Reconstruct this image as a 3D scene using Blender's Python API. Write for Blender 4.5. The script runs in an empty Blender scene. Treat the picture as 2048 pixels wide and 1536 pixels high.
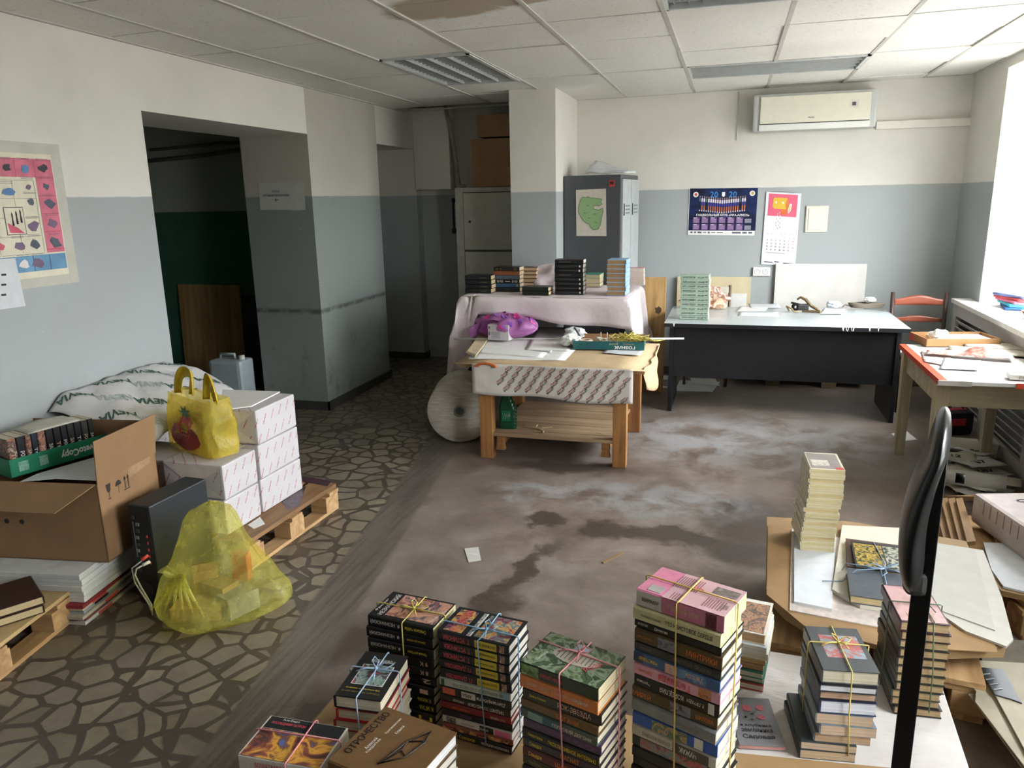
import bpy, bmesh, math, random
from mathutils import Vector, Matrix, noise as mnoise
R = math.radians
random.seed(7)
S = bpy.context.scene
COL = S.collection
# ------------------------------------------------------------------ camera
H = 1.66
FPX = 1521.0
YAW, PIT, ROL = R(16.05), R(13.70), R(-1.18)
FW = Vector((-math.sin(YAW)*math.cos(PIT), math.cos(YAW)*math.cos(PIT), -math.sin(PIT)))
RT0 = Vector((math.cos(YAW), math.sin(YAW), 0))
UP0 = RT0.cross(FW)
RT = RT0*math.cos(ROL) + UP0*math.sin(ROL)
UP = -RT0*math.sin(ROL) + UP0*math.cos(ROL)
cam = bpy.data.cameras.new('camera')
cam.sensor_width = 36
cam.lens = FPX/2048*36
cam.clip_start = .05
camo = bpy.data.objects.new('camera', cam)
COL.objects.link(camo)
camo.matrix_world = Matrix(((RT.x, UP.x, -FW.x, 0), (RT.y, UP.y, -FW.y, 0), (RT.z, UP.z, -FW.z, H), (0, 0, 0, 1)))
S.camera = camo
# ------------------------------------------------------------------ sky and daylight
XR, YB, XL = 1.81, 7.25, -3.12          # right wall, back wall, left wall
W = bpy.data.worlds.new('sky'); S.world = W
W.use_nodes = True
nt = W.node_tree; nt.nodes.clear()
tc = nt.nodes.new('ShaderNodeTexCoord'); sp = nt.nodes.new('ShaderNodeSeparateXYZ')
mr = nt.nodes.new('ShaderNodeMapRange'); mr.inputs[1].default_value = -.12; mr.inputs[2].default_value = .25
cr = nt.nodes.new('ShaderNodeValToRGB')
cr.color_ramp.elements[0].color = (.22, .215, .20, 1)
cr.color_ramp.elements[1].color = (.92, .96, 1.0, 1)
bg = nt.nodes.new('ShaderNodeBackground'); bg.inputs[1].default_value = 7.8
wo = nt.nodes.new('ShaderNodeOutputWorld')
nt.links.new(tc.outputs['Generated'], sp.inputs[0]); nt.links.new(sp.outputs[2], mr.inputs[0])
nt.links.new(mr.outputs[0], cr.inputs[0]); nt.links.new(cr.outputs[0], bg.inputs[0]); nt.links.new(bg.outputs[0], wo.inputs[0])
WINS = [(3.8, 6.42), (.6, 2.25)]         # the two window openings along the right wall
for i, (a, b) in enumerate(WINS):
    l = bpy.data.lights.new('window_daylight', 'AREA')
    l.shape = 'RECTANGLE'; l.size = b - a; l.size_y = 1.6; l.cycles.is_portal = True
    o = bpy.data.objects.new('window_daylight', l); COL.objects.link(o)
    o.location = (XR + .52, (a + b)/2, 1.66); o.rotation_euler = (0, R(90), 0)
    o.rotation_euler = Matrix(((0, 0, 1), (1, 0, 0), (0, 1, 0))).to_euler()
vs = S.view_settings
S.display_settings.display_device = 'sRGB'
vs.view_transform = 'Standard'; vs.look = 'None'; vs.exposure = 1.76; vs.gamma = 1; vs.use_curve_mapping = False
try: S.cycles.sample_clamp_indirect = 8
except Exception: pass

# ------------------------------------------------------------------ helpers
def ray(px, py): return RT*((px-1024)/FPX) - UP*((py-768)/FPX) + FW
C0 = Vector((0, 0, H))
def PZ(px, py, z):                       # the point of the plane z seen at a pixel of the photograph
    d = ray(px, py); return C0 + d*((z-H)/d.z)
def PY(px, py, y):
    d = ray(px, py); return C0 + d*(y/d.y)
def PX(px, py, x):
    d = ray(px, py); return C0 + d*(x/d.x)
def lin(c):
    if isinstance(c, str):
        c = c.lstrip('#'); c = [int(c[i:i+2], 16) for i in (0, 2, 4)]
    return tuple((v/255/12.92 if v/255 <= .04045 else ((v/255+.055)/1.055)**2.4) for v in c) + (1.0,)
_m = {}
class NT:                                # tiny node-tree writer
    def __init__(s, name, rough=.6, metal=0, spec=.4):
        s.m = bpy.data.materials.new(name); s.m.use_nodes = True
        s.t = s.m.node_tree; s.t.nodes.clear()
        s.b = s.n('ShaderNodeBsdfPrincipled'); s.o = s.n('ShaderNodeOutputMaterial')
        s.l(s.b.outputs[0], s.o.inputs[0])
        s.b.inputs['Roughness'].default_value = rough; s.b.inputs['Metallic'].default_value = metal
        s.b.inputs['Specular IOR Level'].default_value = spec
    def n(s, t, **k):
        x = s.t.nodes.new(t)
        for a, v in k.items(): setattr(x, a, v)
        return x
    def l(s, a, b): s.t.links.new(a, b)
    def set(s, sock, v):
        if hasattr(v, 'is_linked'): s.l(v, sock)
        else: sock.default_value = v
    def coord(s, kind='Object'):
        return s.n('ShaderNodeTexCoord').outputs[kind]
    def pos(s): return s.n('ShaderNodeNewGeometry').outputs['Position']
    def sep(s, v):
        x = s.n('ShaderNodeSeparateXYZ'); s.l(v, x.inputs[0]); return x.outputs
    def map(s, v, scale=(1, 1, 1), loc=(0, 0, 0), rot=(0, 0, 0)):
        x = s.n('ShaderNodeMapping'); s.l(v, x.inputs[0])
        x.inputs['Scale'].default_value = scale; x.inputs['Location'].default_value = loc; x.inputs['Rotation'].default_value = rot
        return x.outputs[0]
    def noise(s, v, scale, detail=4, rough=.6, out='Fac', dist=0):
        x = s.n('ShaderNodeTexNoise'); s.l(v, x.inputs['Vector'])
        x.inputs['Scale'].default_value = scale; x.inputs['Detail'].default_value = detail; x.inputs['Roughness'].default_value = rough
        x.inputs['Distortion'].default_value = dist
        return x.outputs[out]
    def vor(s, v, scale, feature='F1', out='Distance', rnd=1):
        x = s.n('ShaderNodeTexVoronoi', feature=feature); s.l(v, x.inputs['Vector'])
        x.inputs['Scale'].default_value = scale; x.inputs['Randomness'].default_value = rnd
        return x.outputs[out]
    def math(s, op, a, b=0, c=0, clamp=False):
        x = s.n('ShaderNodeMath', operation=op, use_clamp=clamp)
        for i, v in enumerate((a, b, c)): s.set(x.inputs[i], v)
        return x.outputs[0]
    def vmath(s, op, a, b):
        x = s.n('ShaderNodeVectorMath', operation=op); s.set(x.inputs[0], a); s.set(x.inputs[1], b); return x.outputs[0]
    def ramp(s, v, a, b, lo=0, hi=1):
        x = s.n('ShaderNodeMapRange', interpolation_type='SMOOTHSTEP'); s.set(x.inputs[0], v)
        for i, q in enumerate((a, b, lo, hi)): x.inputs[i+1].default_value = q
        return x.outputs[0]
    def mix(s, f, a, b, blend='MIX'):
        x = s.n('ShaderNodeMix', data_type='RGBA', blend_type=blend)
        s.set(x.inputs[0], f); s.set(x.inputs[6], a); s.set(x.inputs[7], b); return x.outputs[2]
    def colors(s, f, cols, interp='LINEAR'):
        x = s.n('ShaderNodeValToRGB'); e = x.color_ramp.elements; x.color_ramp.interpolation = interp
        for i, (p, c) in enumerate(cols):
            q = e[i] if i < 2 else e.new(p)
            q.position = p; q.color = lin(c)
        s.l(f, x.inputs[0]); return x.outputs[0]
    def bump(s, h, st=.2, d=.01):
        x = s.n('ShaderNodeBump'); x.inputs['Strength'].default_value = st; x.inputs['Distance'].default_value = d
        s.l(h, x.inputs['Height']); s.l(x.outputs[0], s.b.inputs['Normal'])
    def col(s, c): s.set(s.b.inputs['Base Color'], c); return s
def mat(c, rough=.6, var=.12, scale=12, metal=0, spec=.4, bump=0, key=None):
    """plain material with a mottled colour"""
    k = (c if isinstance(c, str) else tuple(c), rough, var, scale, metal, bump)
    if k in _m: return _m[k]
    t = NT('surface', rough, metal, spec)
    n = t.noise(t.coord(), scale, 5)
    a = lin(c); dk = tuple(v*(1-var) for v in a[:3]) + (1,); lt = tuple(min(1, v*(1+var)) for v in a[:3]) + (1,)
    t.col(t.mix(t.ramp(n, .3, .7), dk, lt))
    if bump: t.bump(n, bump)
    _m[k] = t.m; return t.m
def wood(c1, c2, axis=0, sc=1, rough=.6):
    k = ('w', c1, c2, axis, sc)
    if k in _m: return _m[k]
    t = NT('wood', rough)
    s3 = [26*sc]*3; s3[axis] = 2.2*sc
    v = t.map(t.coord(), s3)
    n = t.noise(v, 1, 5, .6, dist=.6); n2 = t.noise(t.coord(), 5*sc, 4)
    f = t.math('ADD', t.math('MULTIPLY', n, .75), t.math('MULTIPLY', n2, .25))
    t.col(t.mix(t.ramp(f, .36, .64), lin(c1), lin(c2))); t.bump(n, .15)
    _m[k] = t.m; return t.m
def pages(c='d8cdb2', axis=2, n=700):
    """leaf edges: fine lines stacked along the thickness"""
    k = ('p', c, n)
    if k in _m: return _m[k]
    t = NT('leaf_edges', .8)
    v = t.map(t.coord(), (3, 3, n))
    q = t.noise(v, 1, 3, .7); q2 = t.noise(t.coord(), 14, 3)
    a = lin(c); d = tuple(x*.72 for x in a[:3]) + (1,)
    t.col(t.mix(t.ramp(t.math('ADD', t.math('MULTIPLY', q, .7), t.math('MULTIPLY', q2, .3)), .38, .6), d, a)); t.bump(q, .2, .002)
    _m[k] = t.m; return t.m
def art(cols, scale=18, seed=0, rough=.35, warp=1.2):
    """printed picture: blotches in the colours given"""
    k = ('a', tuple(cols), scale, seed)
    if k in _m: return _m[k]
    t = NT('printed_picture', rough)
    v = t.map(t.coord(), loc=(seed*3.7, seed*1.3, seed*2.1))
    n = t.noise(v, scale, 3, .55, dist=warp)
    st = [(.28 + .44*i/max(1, len(cols)-1), c) for i, c in enumerate(cols)]
    t.col(t.colors(n, st, 'LINEAR'))
    _m[k] = t.m; return t.m

class MB:
    """collects shapes, then links them as one mesh object"""
    def __init__(s): s.bm = bmesh.new()
    def _add(s, verts, faces, mi=0, M=None, smooth=False):
        vs = [s.bm.verts.new(M @ Vector(v) if M else v) for v in verts]
        for f in faces:
            try:
                q = s.bm.faces.new([vs[i] for i in f]); q.material_index = mi; q.smooth = smooth
            except ValueError: pass
        return vs
    def box(s, c, d, rz=0, bev=0, mi=0, M=None, top=None):
        x, y, z = [q/2 for q in d]
        tx, ty = (x, y) if top is None else (top[0]/2, top[1]/2)
        v = [(-x, -y, -z), (x, -y, -z), (x, y, -z), (-x, y, -z), (-tx, -ty, z), (tx, -ty, z), (tx, ty, z), (-tx, ty, z)]
        T = Matrix.Translation(c) @ Matrix.Rotation(rz, 4, 'Z')
        if M: T = T @ M
        vs = s._add(v, [(0, 3, 2, 1), (4, 5, 6, 7), (0, 1, 5, 4), (1, 2, 6, 5), (2, 3, 7, 6), (3, 0, 4, 7)], mi, T)
        if bev:
            es = list({e for q in vs for e in q.link_edges})
            r = bmesh.ops.bevel(s.bm, geom=es, offset=bev, segments=2, profile=.6, affect='EDGES', clamp_overlap=True)
            for f in r['faces']: f.material_index = mi
        return s
    def bb(s, a, b, bev=0, mi=0):
        return s.box([(p+q)/2 for p, q in zip(a, b)], [abs(q-p) for p, q in zip(a, b)], 0, bev, mi)
    def prism(s, pts, z0, z1, mi=0, M=None):
        n = len(pts)
        v = [(p[0], p[1], z0) for p in pts] + [(p[0], p[1], z1) for p in pts]
        s._add(v, [tuple(range(n))[::-1], tuple(range(n, 2*n))] + [(i, (i+1) % n, n+(i+1) % n, n+i) for i in range(n)], mi, M); return s
    def quad(s, pts, mi=0): s._add(pts, [tuple(range(len(pts)))], mi); return s
    def slab(s, pts, nrm, t, mi=0):
        n = len(pts); d = Vector(nrm)*t
        v = [Vector(p) for p in pts] + [Vector(p)+d for p in pts]
        s._add(v, [tuple(range(n))[::-1], tuple(range(n, 2*n))] + [(i, (i+1) % n, n+(i+1) % n, n+i) for i in range(n)], mi); return s
    def tube(s, pts, r, n=6, mi=0, closed=False):
        P = [Vector(p) for p in pts]; m = len(P); rr = r if isinstance(r, (list, tuple)) else [r]*m
        rings = []; last = None
        for i, p in enumerate(P):
            a = P[(i-1) % m] if (closed or i) else p; b = P[(i+1) % m] if (closed or i < m-1) else p
            t = (b-a)
            if t.length < 1e-9: t = Vector((0, 0, 1))
            t.normalize()
            u = last - t*last.dot(t) if last is not None else t.orthogonal()
            if u.length < 1e-6: u = t.orthogonal()
            u.normalize(); last = u; w = t.cross(u)
            rings.append([s.bm.verts.new(p + (u*math.cos(2*math.pi*k/n) + w*math.sin(2*math.pi*k/n))*rr[i]) for k in range(n)])
        for i in range(m if closed else m-1):
            A, B = rings[i], rings[(i+1) % m]
            for k in range(n):
                f = s.bm.faces.new((A[k], A[(k+1) % n], B[(k+1) % n], B[k])); f.material_index = mi; f.smooth = True
        if not closed:
            for q in (rings[0][::-1], rings[-1]):
                f = s.bm.faces.new(q); f.material_index = mi
        return s
    def cyl(s, a, b, r, n=24, mi=0, r2=None): return s.tube([a, b], [r, r if r2 is None else r2], n, mi)
    def lathe(s, prof, n=24, c=(0, 0, 0), mi=0, M=None):
        v = []; f = []; m = len(prof)
        for i in range(n):
            a = 2*math.pi*i/n
            v += [(c[0]+r*math.cos(a), c[1]+r*math.sin(a), c[2]+z) for r, z in prof]
        for i in range(n):
            j = (i+1) % n
            f += [(i*m+k, j*m+k, j*m+k+1, i*m+k+1) for k in range(m-1)]
        s._add(v, f, mi, M, True); return s
    def surf(s, fn, nu, nv, mi=0, thick=0, wrap=False, smooth=True):
        """sheet given by fn(u, v), u and v in 0..1, with real thickness when asked for"""
        g = [[Vector(fn(i/nu, j/nv)) for j in range(nv+1)] for i in range(nu+1)]
        A = [p for r in g for p in r]; k = nv+1
        F = [(i*k+j, (i+1)*k+j, (i+1)*k+j+1, i*k+j+1) for i in range(nu) for j in range(nv)]
        if thick:
            N = []
            for i in range(nu+1):
                for j in range(nv+1):
                    du = g[min(nu, i+1)][j]-g[max(0, i-1)][j]; dv = g[i][min(nv, j+1)]-g[i][max(0, j-1)]
                    q = du.cross(dv); q = q.normalized() if q.length > 1e-12 else Vector((0, 0, 1)); N.append(q)
            B = [p-q*thick for p, q in zip(A, N)]; o = len(A)
            F2 = [tuple(o+q for q in f[::-1]) for f in F]
            rim = [i*k for i in range(nu+1)] + [nu*k+j for j in range(1, k)] + [i*k+nv for i in range(nu-1, -1, -1)] + [j for j in range(nv-1, 0, -1)]
            F3 = [(rim[(i+1) % len(rim)], rim[i], o+rim[i], o+rim[(i+1) % len(rim)]) for i in range(len(rim))]
            s._add(A+B, F+F2+F3, mi, None, smooth)
        else: s._add(A, F, mi, None, smooth)
        return s
    def build(s, name, mats, parent=None, loc=None, rz=0, sub=0, M=None, label=None):
        me = bpy.data.meshes.new(name); bmesh.ops.recalc_face_normals(s.bm, faces=s.bm.faces); s.bm.to_mesh(me); s.bm.free()
        for q in (mats if isinstance(mats, (list, tuple)) else [mats]): me.materials.append(q)
        o = bpy.data.objects.new(name, me); COL.objects.link(o)
        if parent: o.parent = parent
        if loc is not None: o.location = loc
        o.rotation_euler.z = rz
        if M: o.matrix_local = M
        if sub:
            md = o.modifiers.new('s', 'SUBSURF'); md.levels = md.render_levels = sub
        if label: o['label'] = label
        return o
def tag(o, label=None, cat=None, group=None, kind=None):
    if label: o['label'] = label
    if cat: o['category'] = cat
    if group: o['group'] = group
    if kind: o['kind'] = kind
    return o
def thing(name, label, cat, loc=(0, 0, 0), rz=0, group=None):
    o = bpy.data.objects.new(name, None); COL.objects.link(o); o.empty_display_size = .05
    o.location = loc; o.rotation_euler.z = rz
    return tag(o, label, cat, group)
def struct(name, mb, m): return tag(mb.build(name, m), kind='structure')
_t = {}
def text_mesh(s, bold=0):
    k = (s, bold)
    if k not in _t:
        cu = bpy.data.curves.new('t', 'FONT'); cu.body = s; cu.size = 1; cu.resolution_u = 2; cu.offset = bold
        cu.space_line = .95
        o = bpy.data.objects.new('t', cu); COL.objects.link(o)
        bpy.context.view_layer.update()
        me = bpy.data.meshes.new_from_object(o.evaluated_get(bpy.context.evaluated_depsgraph_get()))
        V = [v.co.copy() for v in me.vertices]; F = [tuple(p.vertices) for p in me.polygons]
        bpy.data.objects.remove(o); bpy.data.curves.remove(cu); bpy.data.meshes.remove(me)
        x0, x1 = min(v.x for v in V), max(v.x for v in V); y0, y1 = min(v.y for v in V), max(v.y for v in V)
        V = [Vector(((v.x-(x0+x1)/2)/(x1-x0), (v.y-(y0+y1)/2)/(y1-y0), 0)) for v in V]
        _t[k] = (V, F, (x1-x0)/(y1-y0))
    return _t[k]
def lettering(mb, s, fn, w=None, h=None, mi=0, bold=.012, flip=False):
    """writes s into mb; fn maps flat (x, y) in metres to a point of the surface"""
    V, F, asp = text_mesh(s, bold)
    if w is None: w = h*asp
    if h is None: h = w/asp
    g = -1 if flip else 1
    mb._add([fn(v.x*w*g, v.y*h*g) for v in V], F, mi); return mb
def flat(o, ux, uy, lift=.0006):
    o, ux, uy = Vector(o), Vector(ux).normalized(), Vector(uy).normalized(); n = ux.cross(uy)*lift
    return lambda x, y: o + ux*x + uy*y + n
def nz(x, y=0, z=0): return mnoise.noise(Vector((x, y, z)))
# ------------------------------------------------------------------ the room
def zc(x): return 2.52 + .01*(x+1.4)     # the hung ceiling sags a little to the left
PAINT = 1.71
def wall_mat(up, low, z=PAINT, dirt=.5, key=0):
    t = NT('two_tone_wall_paint', .55, 0, .35)
    p = t.pos(); q = t.sep(p)
    n = t.noise(p, 1.7, 5, .6); f = t.noise(p, 9, 6, .7)
    edge = t.math('ADD', q[2], t.math('MULTIPLY', t.math('SUBTRACT', f, .5), .012))
    base = t.mix(t.ramp(edge, z-.004, z+.004), lin(low), lin(up))
    base = t.mix(t.math('MULTIPLY', t.ramp(n, .35, .75), .18), base, (.30, .29, .25, 1))
    # scuffs and grime: streaky, thicker near the floor where people and trolleys rub
    v = t.map(p, (4, 4, 3)); s = t.noise(v, 1.3, 8, .8)
    low_f = t.ramp(q[2], .15, 1.15, 1, .1)
    sc = t.math('MULTIPLY', t.ramp(s, .52, .72), t.math('MULTIPLY', low_f, dirt))
    base = t.mix(sc, base, (.07, .065, .055, 1))
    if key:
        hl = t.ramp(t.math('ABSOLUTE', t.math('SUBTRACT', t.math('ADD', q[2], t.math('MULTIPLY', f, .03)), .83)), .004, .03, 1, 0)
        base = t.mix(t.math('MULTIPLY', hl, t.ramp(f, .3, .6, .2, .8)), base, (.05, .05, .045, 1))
    sp = t.ramp(t.noise(p, 38, 3, .6), .70, .76)
    base = t.mix(t.math('MULTIPLY', sp, .35), base, (.75, .74, .7, 1))
    t.col(base); t.bump(t.noise(p, 60, 4), .08, .004)
    return t.m
M_wall = wall_mat('d8d5cb', 'a3a9a8', PAINT, .34)
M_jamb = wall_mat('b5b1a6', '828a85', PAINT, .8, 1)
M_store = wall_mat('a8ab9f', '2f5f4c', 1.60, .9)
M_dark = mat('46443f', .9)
# floor: broken-stone mosaic on the left, worn screed on the right, a groove strip between
t = NT('mosaic_and_screed_floor', .5, 0, .42)
p = t.pos(); q = t.sep(p)
pw = t.vmath('ADD', p, t.vmath('MULTIPLY', t.vmath('SUBTRACT', t.noise(p, 3.2, 2, out='Color'), (.5, .5, .5)), (.10, .10, 0)))
pm = t.map(pw, (1, 1, 0), rot=(0, 0, .4))
VS = 8.2
ed = t.vor(pm, VS, 'DISTANCE_TO_EDGE'); cell = t.vor(pm, VS, 'F1', 'Color')
cv = t.sep(cell)[0]
stone = t.colors(cv, [(0, '7d7461'), (.35, '8f856f'), (.7, '83796b'), (1, '978d78')])
fn = t.noise(p, 26, 5, .7)
stone = t.mix(t.math('MULTIPLY', t.ramp(fn, .3, .7), .35), stone, lin('6d6454'))
mort = t.mix(fn, lin('473f36'), lin('585044'))
mort_w = t.math('ADD', .05, t.math('MULTIPLY', t.noise(p, 5, 2), .06))
mosaic = t.mix(t.math('MULTIPLY', t.ramp(t.math('SUBTRACT', ed, mort_w), -.012, .02), t.ramp(t.noise(p, 2.4, 6, .7), .25, .6, .45, 1)), mort, stone)
big = t.noise(p, .9, 6, .62); med = t.noise(p, 3.6, 7, .68, dist=.4)
conc = t.colors(med, [(.25, '5c5049'), (.45, '77695f'), (.6, '897b72'), (.78, '9e958e')])
conc = t.mix(t.math('MULTIPLY', t.ramp(big, .42, .7), .5), conc, lin('757270'))
pit = t.ramp(t.noise(p, 55, 4, .75), .62, .74)
conc = t.mix(t.math('MULTIPLY', pit, .45), conc, lin('4c443c'))
chip = t.ramp(t.noise(p, 17, 6, .8), .64, .71)
conc = t.mix(t.math('MULTIPLY', chip, .35), conc, lin('aeaaa4'))
pd = t.vmath('ADD', p, t.vmath('MULTIPLY', t.vmath('SUBTRACT', t.noise(p, 5.5, 5, .7, 'Color'), (.5, .5, .5)), (.36, .36, 0)))
def blob(px, py, rx, ry, ang=0, soft=.3):
    c = PZ(px, py, 0)
    v = t.map(t.vmath('SUBTRACT', pd, (c.x, c.y, 0)), (1, 1, 0), rot=(0, 0, -ang))
    v = t.vmath('MULTIPLY', v, (1/rx, 1/ry, 0))
    ln = t.n('ShaderNodeVectorMath', operation='LENGTH'); t.l(v, ln.inputs[0])
    return t.ramp(ln.outputs['Value'], 1-soft, 1+soft, 1, 0)
wet = None
for b in ((1090, 1040, .11, .10, 0, .25), (1040, 1145, .05, .34, -.25, .4), (985, 1215, .09, .16, -.3, .5), (1330, 1068, .42, .085, .02, .35), (1205, 1058, .10, .13, 0, .3),
          (1500, 1040, .22, .30, 0, .35), (1480, 1100, .22, .14, 0, .5), (1130, 935, .50, .10, .05, .5), (700, 1290, .45, .16, .5, .6), (560, 1450, .35, .22, .7, .6)):
    w = blob(*b); wet = w if wet is None else t.math('MAXIMUM', wet, w)
wet = t.math('MULTIPLY', wet, t.ramp(med, .22, .5, .7, 1))
conc = t.mix(t.math('MULTIPLY', wet, .82), conc, lin('3b322b'))
pale = None
for b in ((1300, 1000, .55, .22, 0, .4), (1080, 985, .35, .12, .1, .5), (1480, 880, 1.0, .55, 0, .6)):  # widest patch, by the desk: the window's bluish reflection painted into the floor colour
    w = blob(*b); pale = w if pale is None else t.math('MAXIMUM', pale, w)
conc = t.mix(t.math('MULTIPLY', t.math('MULTIPLY', pale, t.ramp(med, .36, .58)), .65), conc, lin('9fa1a4'))
# strip between the two floors, straight and scored lengthwise
bx = t.math('ADD', q[0], t.math('MULTIPLY', q[1], .155))
bx = t.math('ADD', bx, 1.145)            # 0 on the groove line
bxn = t.math('ADD', bx, t.math('MULTIPLY', t.math('SUBTRACT', med, .5), .05))
ln_ = t.noise(t.map(p, (42, 2.0, 0), rot=(0, 0, .155)), 1, 4, .6)
strip = t.mix(t.ramp(ln_, .35, .62), lin('584f48'), lin('6c645c'))
g = t.mix(t.ramp(bxn, -.12, -.10), mosaic, strip)
g = t.mix(t.ramp(bxn, .10, .13), g, conc)
dirtn = t.ramp(t.noise(p, 1.6, 5, .6), .4, .72)
g = t.mix(t.math('MULTIPLY', dirtn, .32), g, lin('4d4236'))
t.col(g)
rg = t.math('ADD', t.math('MULTIPLY', med, .35), .26)
t.set(t.b.inputs['Roughness'], t.math('SUBTRACT', rg, t.math('MULTIPLY', wet, .10)))
t.bump(t.math('ADD', t.math('MULTIPLY', fn, .5), t.ramp(ed, .05, .11)), .10, .004)
M_floor = t.m
mb = MB(); mb.bb((-7, -2.2, -.1), (XR+.6, 9, 0)); struct('floor', mb, M_floor)
# walls
mb = MB(); mb.bb((XL-.59, -2.2, 0), (XL, 3.66, 2.9)); mb.bb((XL-.59, 3.66, 2.165), (XL, 5.385, 2.9))
mb.bb((XL-.59, 6.585, 2.165), (XL, 7.46, 2.9)); mb.bb((XL-.59, 7.46, 0), (XL, 8.2, 2.9)); mb.bb((XL-.75, 6.585, 0), (XL-.50, 7.46, 2.9))
struct('wall_left', mb, M_wall)
mb = MB(); mb.bb((XL-.59, 5.385, 0), (XL, 6.585, 2.9)); struct('wall_left.001', mb, M_jamb)
mb = MB(); mb.bb((-1.42, YB, 0), (XR+.6, YB+.2, 2.9)); struct('wall_back', mb, M_wall)
mb = MB(); mb.bb((-3.2, 7.60, 0), (-1.41, 7.8, 2.9)); struct('wall_back.001', mb, M_wall)
mb = MB(); mb.bb((-1.80, 6.34, 0), (-1.412, 7.62, 2.9)); struct('wall_column', mb, M_wall)
mb = MB(); mb.bb((-4, -2.2, 0), (XR+.6, -2.0, 2.9)); struct('wall_rear', mb, M_wall)
mb = MB()
T = .52; SILL = .80; HEAD = 2.48
ys = [-2.2, WINS[1][0], WINS[1][1], WINS[0][0], WINS[0][1], YB+.1]
for a, b in ((0, 1), (2, 3), (4, 5)): mb.bb((XR, ys[a], 0), (XR+T, ys[b], 2.9))
for a, b in WINS: mb.bb((XR, a, 0), (XR+T, b, SILL)); mb.bb((XR, a, HEAD), (XR+T, b, 2.9))
struct('wall_right', mb, M_wall)
# dark store room through the opening
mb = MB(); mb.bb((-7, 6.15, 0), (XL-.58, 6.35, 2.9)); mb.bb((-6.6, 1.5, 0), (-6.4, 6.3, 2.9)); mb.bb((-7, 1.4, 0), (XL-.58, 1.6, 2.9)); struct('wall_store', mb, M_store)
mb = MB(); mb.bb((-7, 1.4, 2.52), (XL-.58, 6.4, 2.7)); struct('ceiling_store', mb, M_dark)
# baseboards
mb = MB(); mb.bb((XL, -2, 0), (XL+.014, 3.64, .07)); mb.bb((XL, 5.37, 0), (XL+.014, 6.6, .07)); mb.bb((XL-.59, 5.37, 0), (XL+.014, 5.385, .07))
mb.bb((XL-.5, 7.445, 0), (XL, 7.46, .07)); mb.bb((XL-.03, 7.44, 0), (XL+.014, 7.6, .07)); struct('baseboard_left', mb, mat('3b3a36', .6))
mb = MB(); mb.bb((-1.41, YB-.014, 0), (XR, YB, .07)); struct('baseboard_back', mb, mat('5a5a56', .6))
# windows, sills
M_pvc = mat('e8e8e6', .35, .03); 
tg = NT('window_glass', .02); tg.b.inputs['Transmission Weight'].default_value = 1; tg.b.inputs['IOR'].default_value = 1.0; tg.b.inputs['Alpha'].default_value = .15; M_glass = tg.m
for i, (a, b) in enumerate(WINS):
    mb = MB(); x0, x1 = XR+.42, XR+.48
    for y in (a+.03, (a+b)/2, b-.03): mb.bb((x0, y-.035, SILL+.03), (x1, y+.035, HEAD))
    for z in (SILL+.06, HEAD-.04): mb.bb((x0, a, z-.04), (x1, b, z+.04))
    w = struct('window_%d' % (i+1), mb, M_pvc)
    mb = MB(); mb.bb((x0+.02, a, SILL+.05), (x0+.026, b, HEAD-.02)); mb.build('window_pane', M_glass, w)
    mb = MB(); mb.bb((XR-.13, a-.1 if i else 2.9, SILL), (XR+.42, b+(.24 if i == 0 else .1), SILL+.035), .006); struct('trim_%d' % (i+1), mb, mat('e4e2dc', .4, .05))
# hung ceiling: speckled tiles in a metal grid
t = NT('mineral_fibre_ceiling_tile', .85, 0, .2)
p = t.pos(); sp_ = t.ramp(t.noise(p, 62, 3, .6), .56, .68)
q = t.sep(p)
tile = t.mix(t.math('MULTIPLY', sp_, .30), lin('e2e0d9'), lin('9c978e'))
tile = t.mix(t.math('MULTIPLY', t.ramp(t.noise(p, .8, 4), .45, .75), .22), tile, lin('a89f8c'))
pd = t.vmath('ADD', p, t.vmath('MULTIPLY', t.vmath('SUBTRACT', t.noise(p, 4, 4, .6, 'Color'), (.5, .5, .5)), (.3, .3, 0)))
st = None
for (cx, cy, rx, ry) in ((-1.35, 3.62, .30, .22), (-.95, 3.55, .22, .16)):
    v = t.vmath('MULTIPLY', t.vmath('SUBTRACT', pd, (cx, cy, 2.52)), (1/rx, 1/ry, 0))
    l_ = t.n('ShaderNodeVectorMath', operation='LENGTH'); t.l(v, l_.inputs[0]); w = t.ramp(l_.outputs['Value'], .8, 1.1, 1, 0)
    st = w if st is None else t.math('MAXIMUM', st, w)
tile = t.mix(t.math('MULTIPLY', st, .7), tile, lin('8b7450'))
t.col(tile); t.bump(t.noise(p, 62, 3), .25, .004); M_tile = t.m
GX = [.236 + .6*k for k in range(-6, 4)]; GX[0] = XL-.02; GX.append(XR+.5)
GY = [4.07 + .587*k for k in range(-10, 6)] + [7.3]
HOLES = {(2, 11): 0}
FIX = [(-2.164, 4.657, .6, 1.174), (-.364, 5.831, 1.2, .587), (-.364, 3.483, 1.2, .587)]
def in_fix(x, y): return any(fx < x < fx+w and fy < y < fy+d for fx, fy, w, d in FIX)
mb = MB(); rr = random.Random(3)
for a, b in zip(GX, GX[1:]):
    for c, d in zip(GY, GY[1:]):
        x, y = (a+b)/2, (c+d)/2
        if in_fix(x, y) or (x < -1.6 and y > 7.1): continue
        if -1.8 < x < -1.4 and y > 6.4: continue
        g = .005; j = rr.uniform(-.003, .003); tl = rr.uniform(-.006, .006)
        dz = -.05 if (-2.3 < x < -1.8 and y > 6.8) else 0
        P = [(a+g, c+g, zc(a)+j), (b-g, c+g, zc(b)+j+tl), (b-g, d-g, zc(b)+j+tl), (a+g, d-g, zc(a)+j+dz)]
        mb.slab(P, (0, 0, 1), .012)
mb.bb((-4, -2.2, 2.86), (XR+.6, 9, 3.0), 0, 1)
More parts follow.
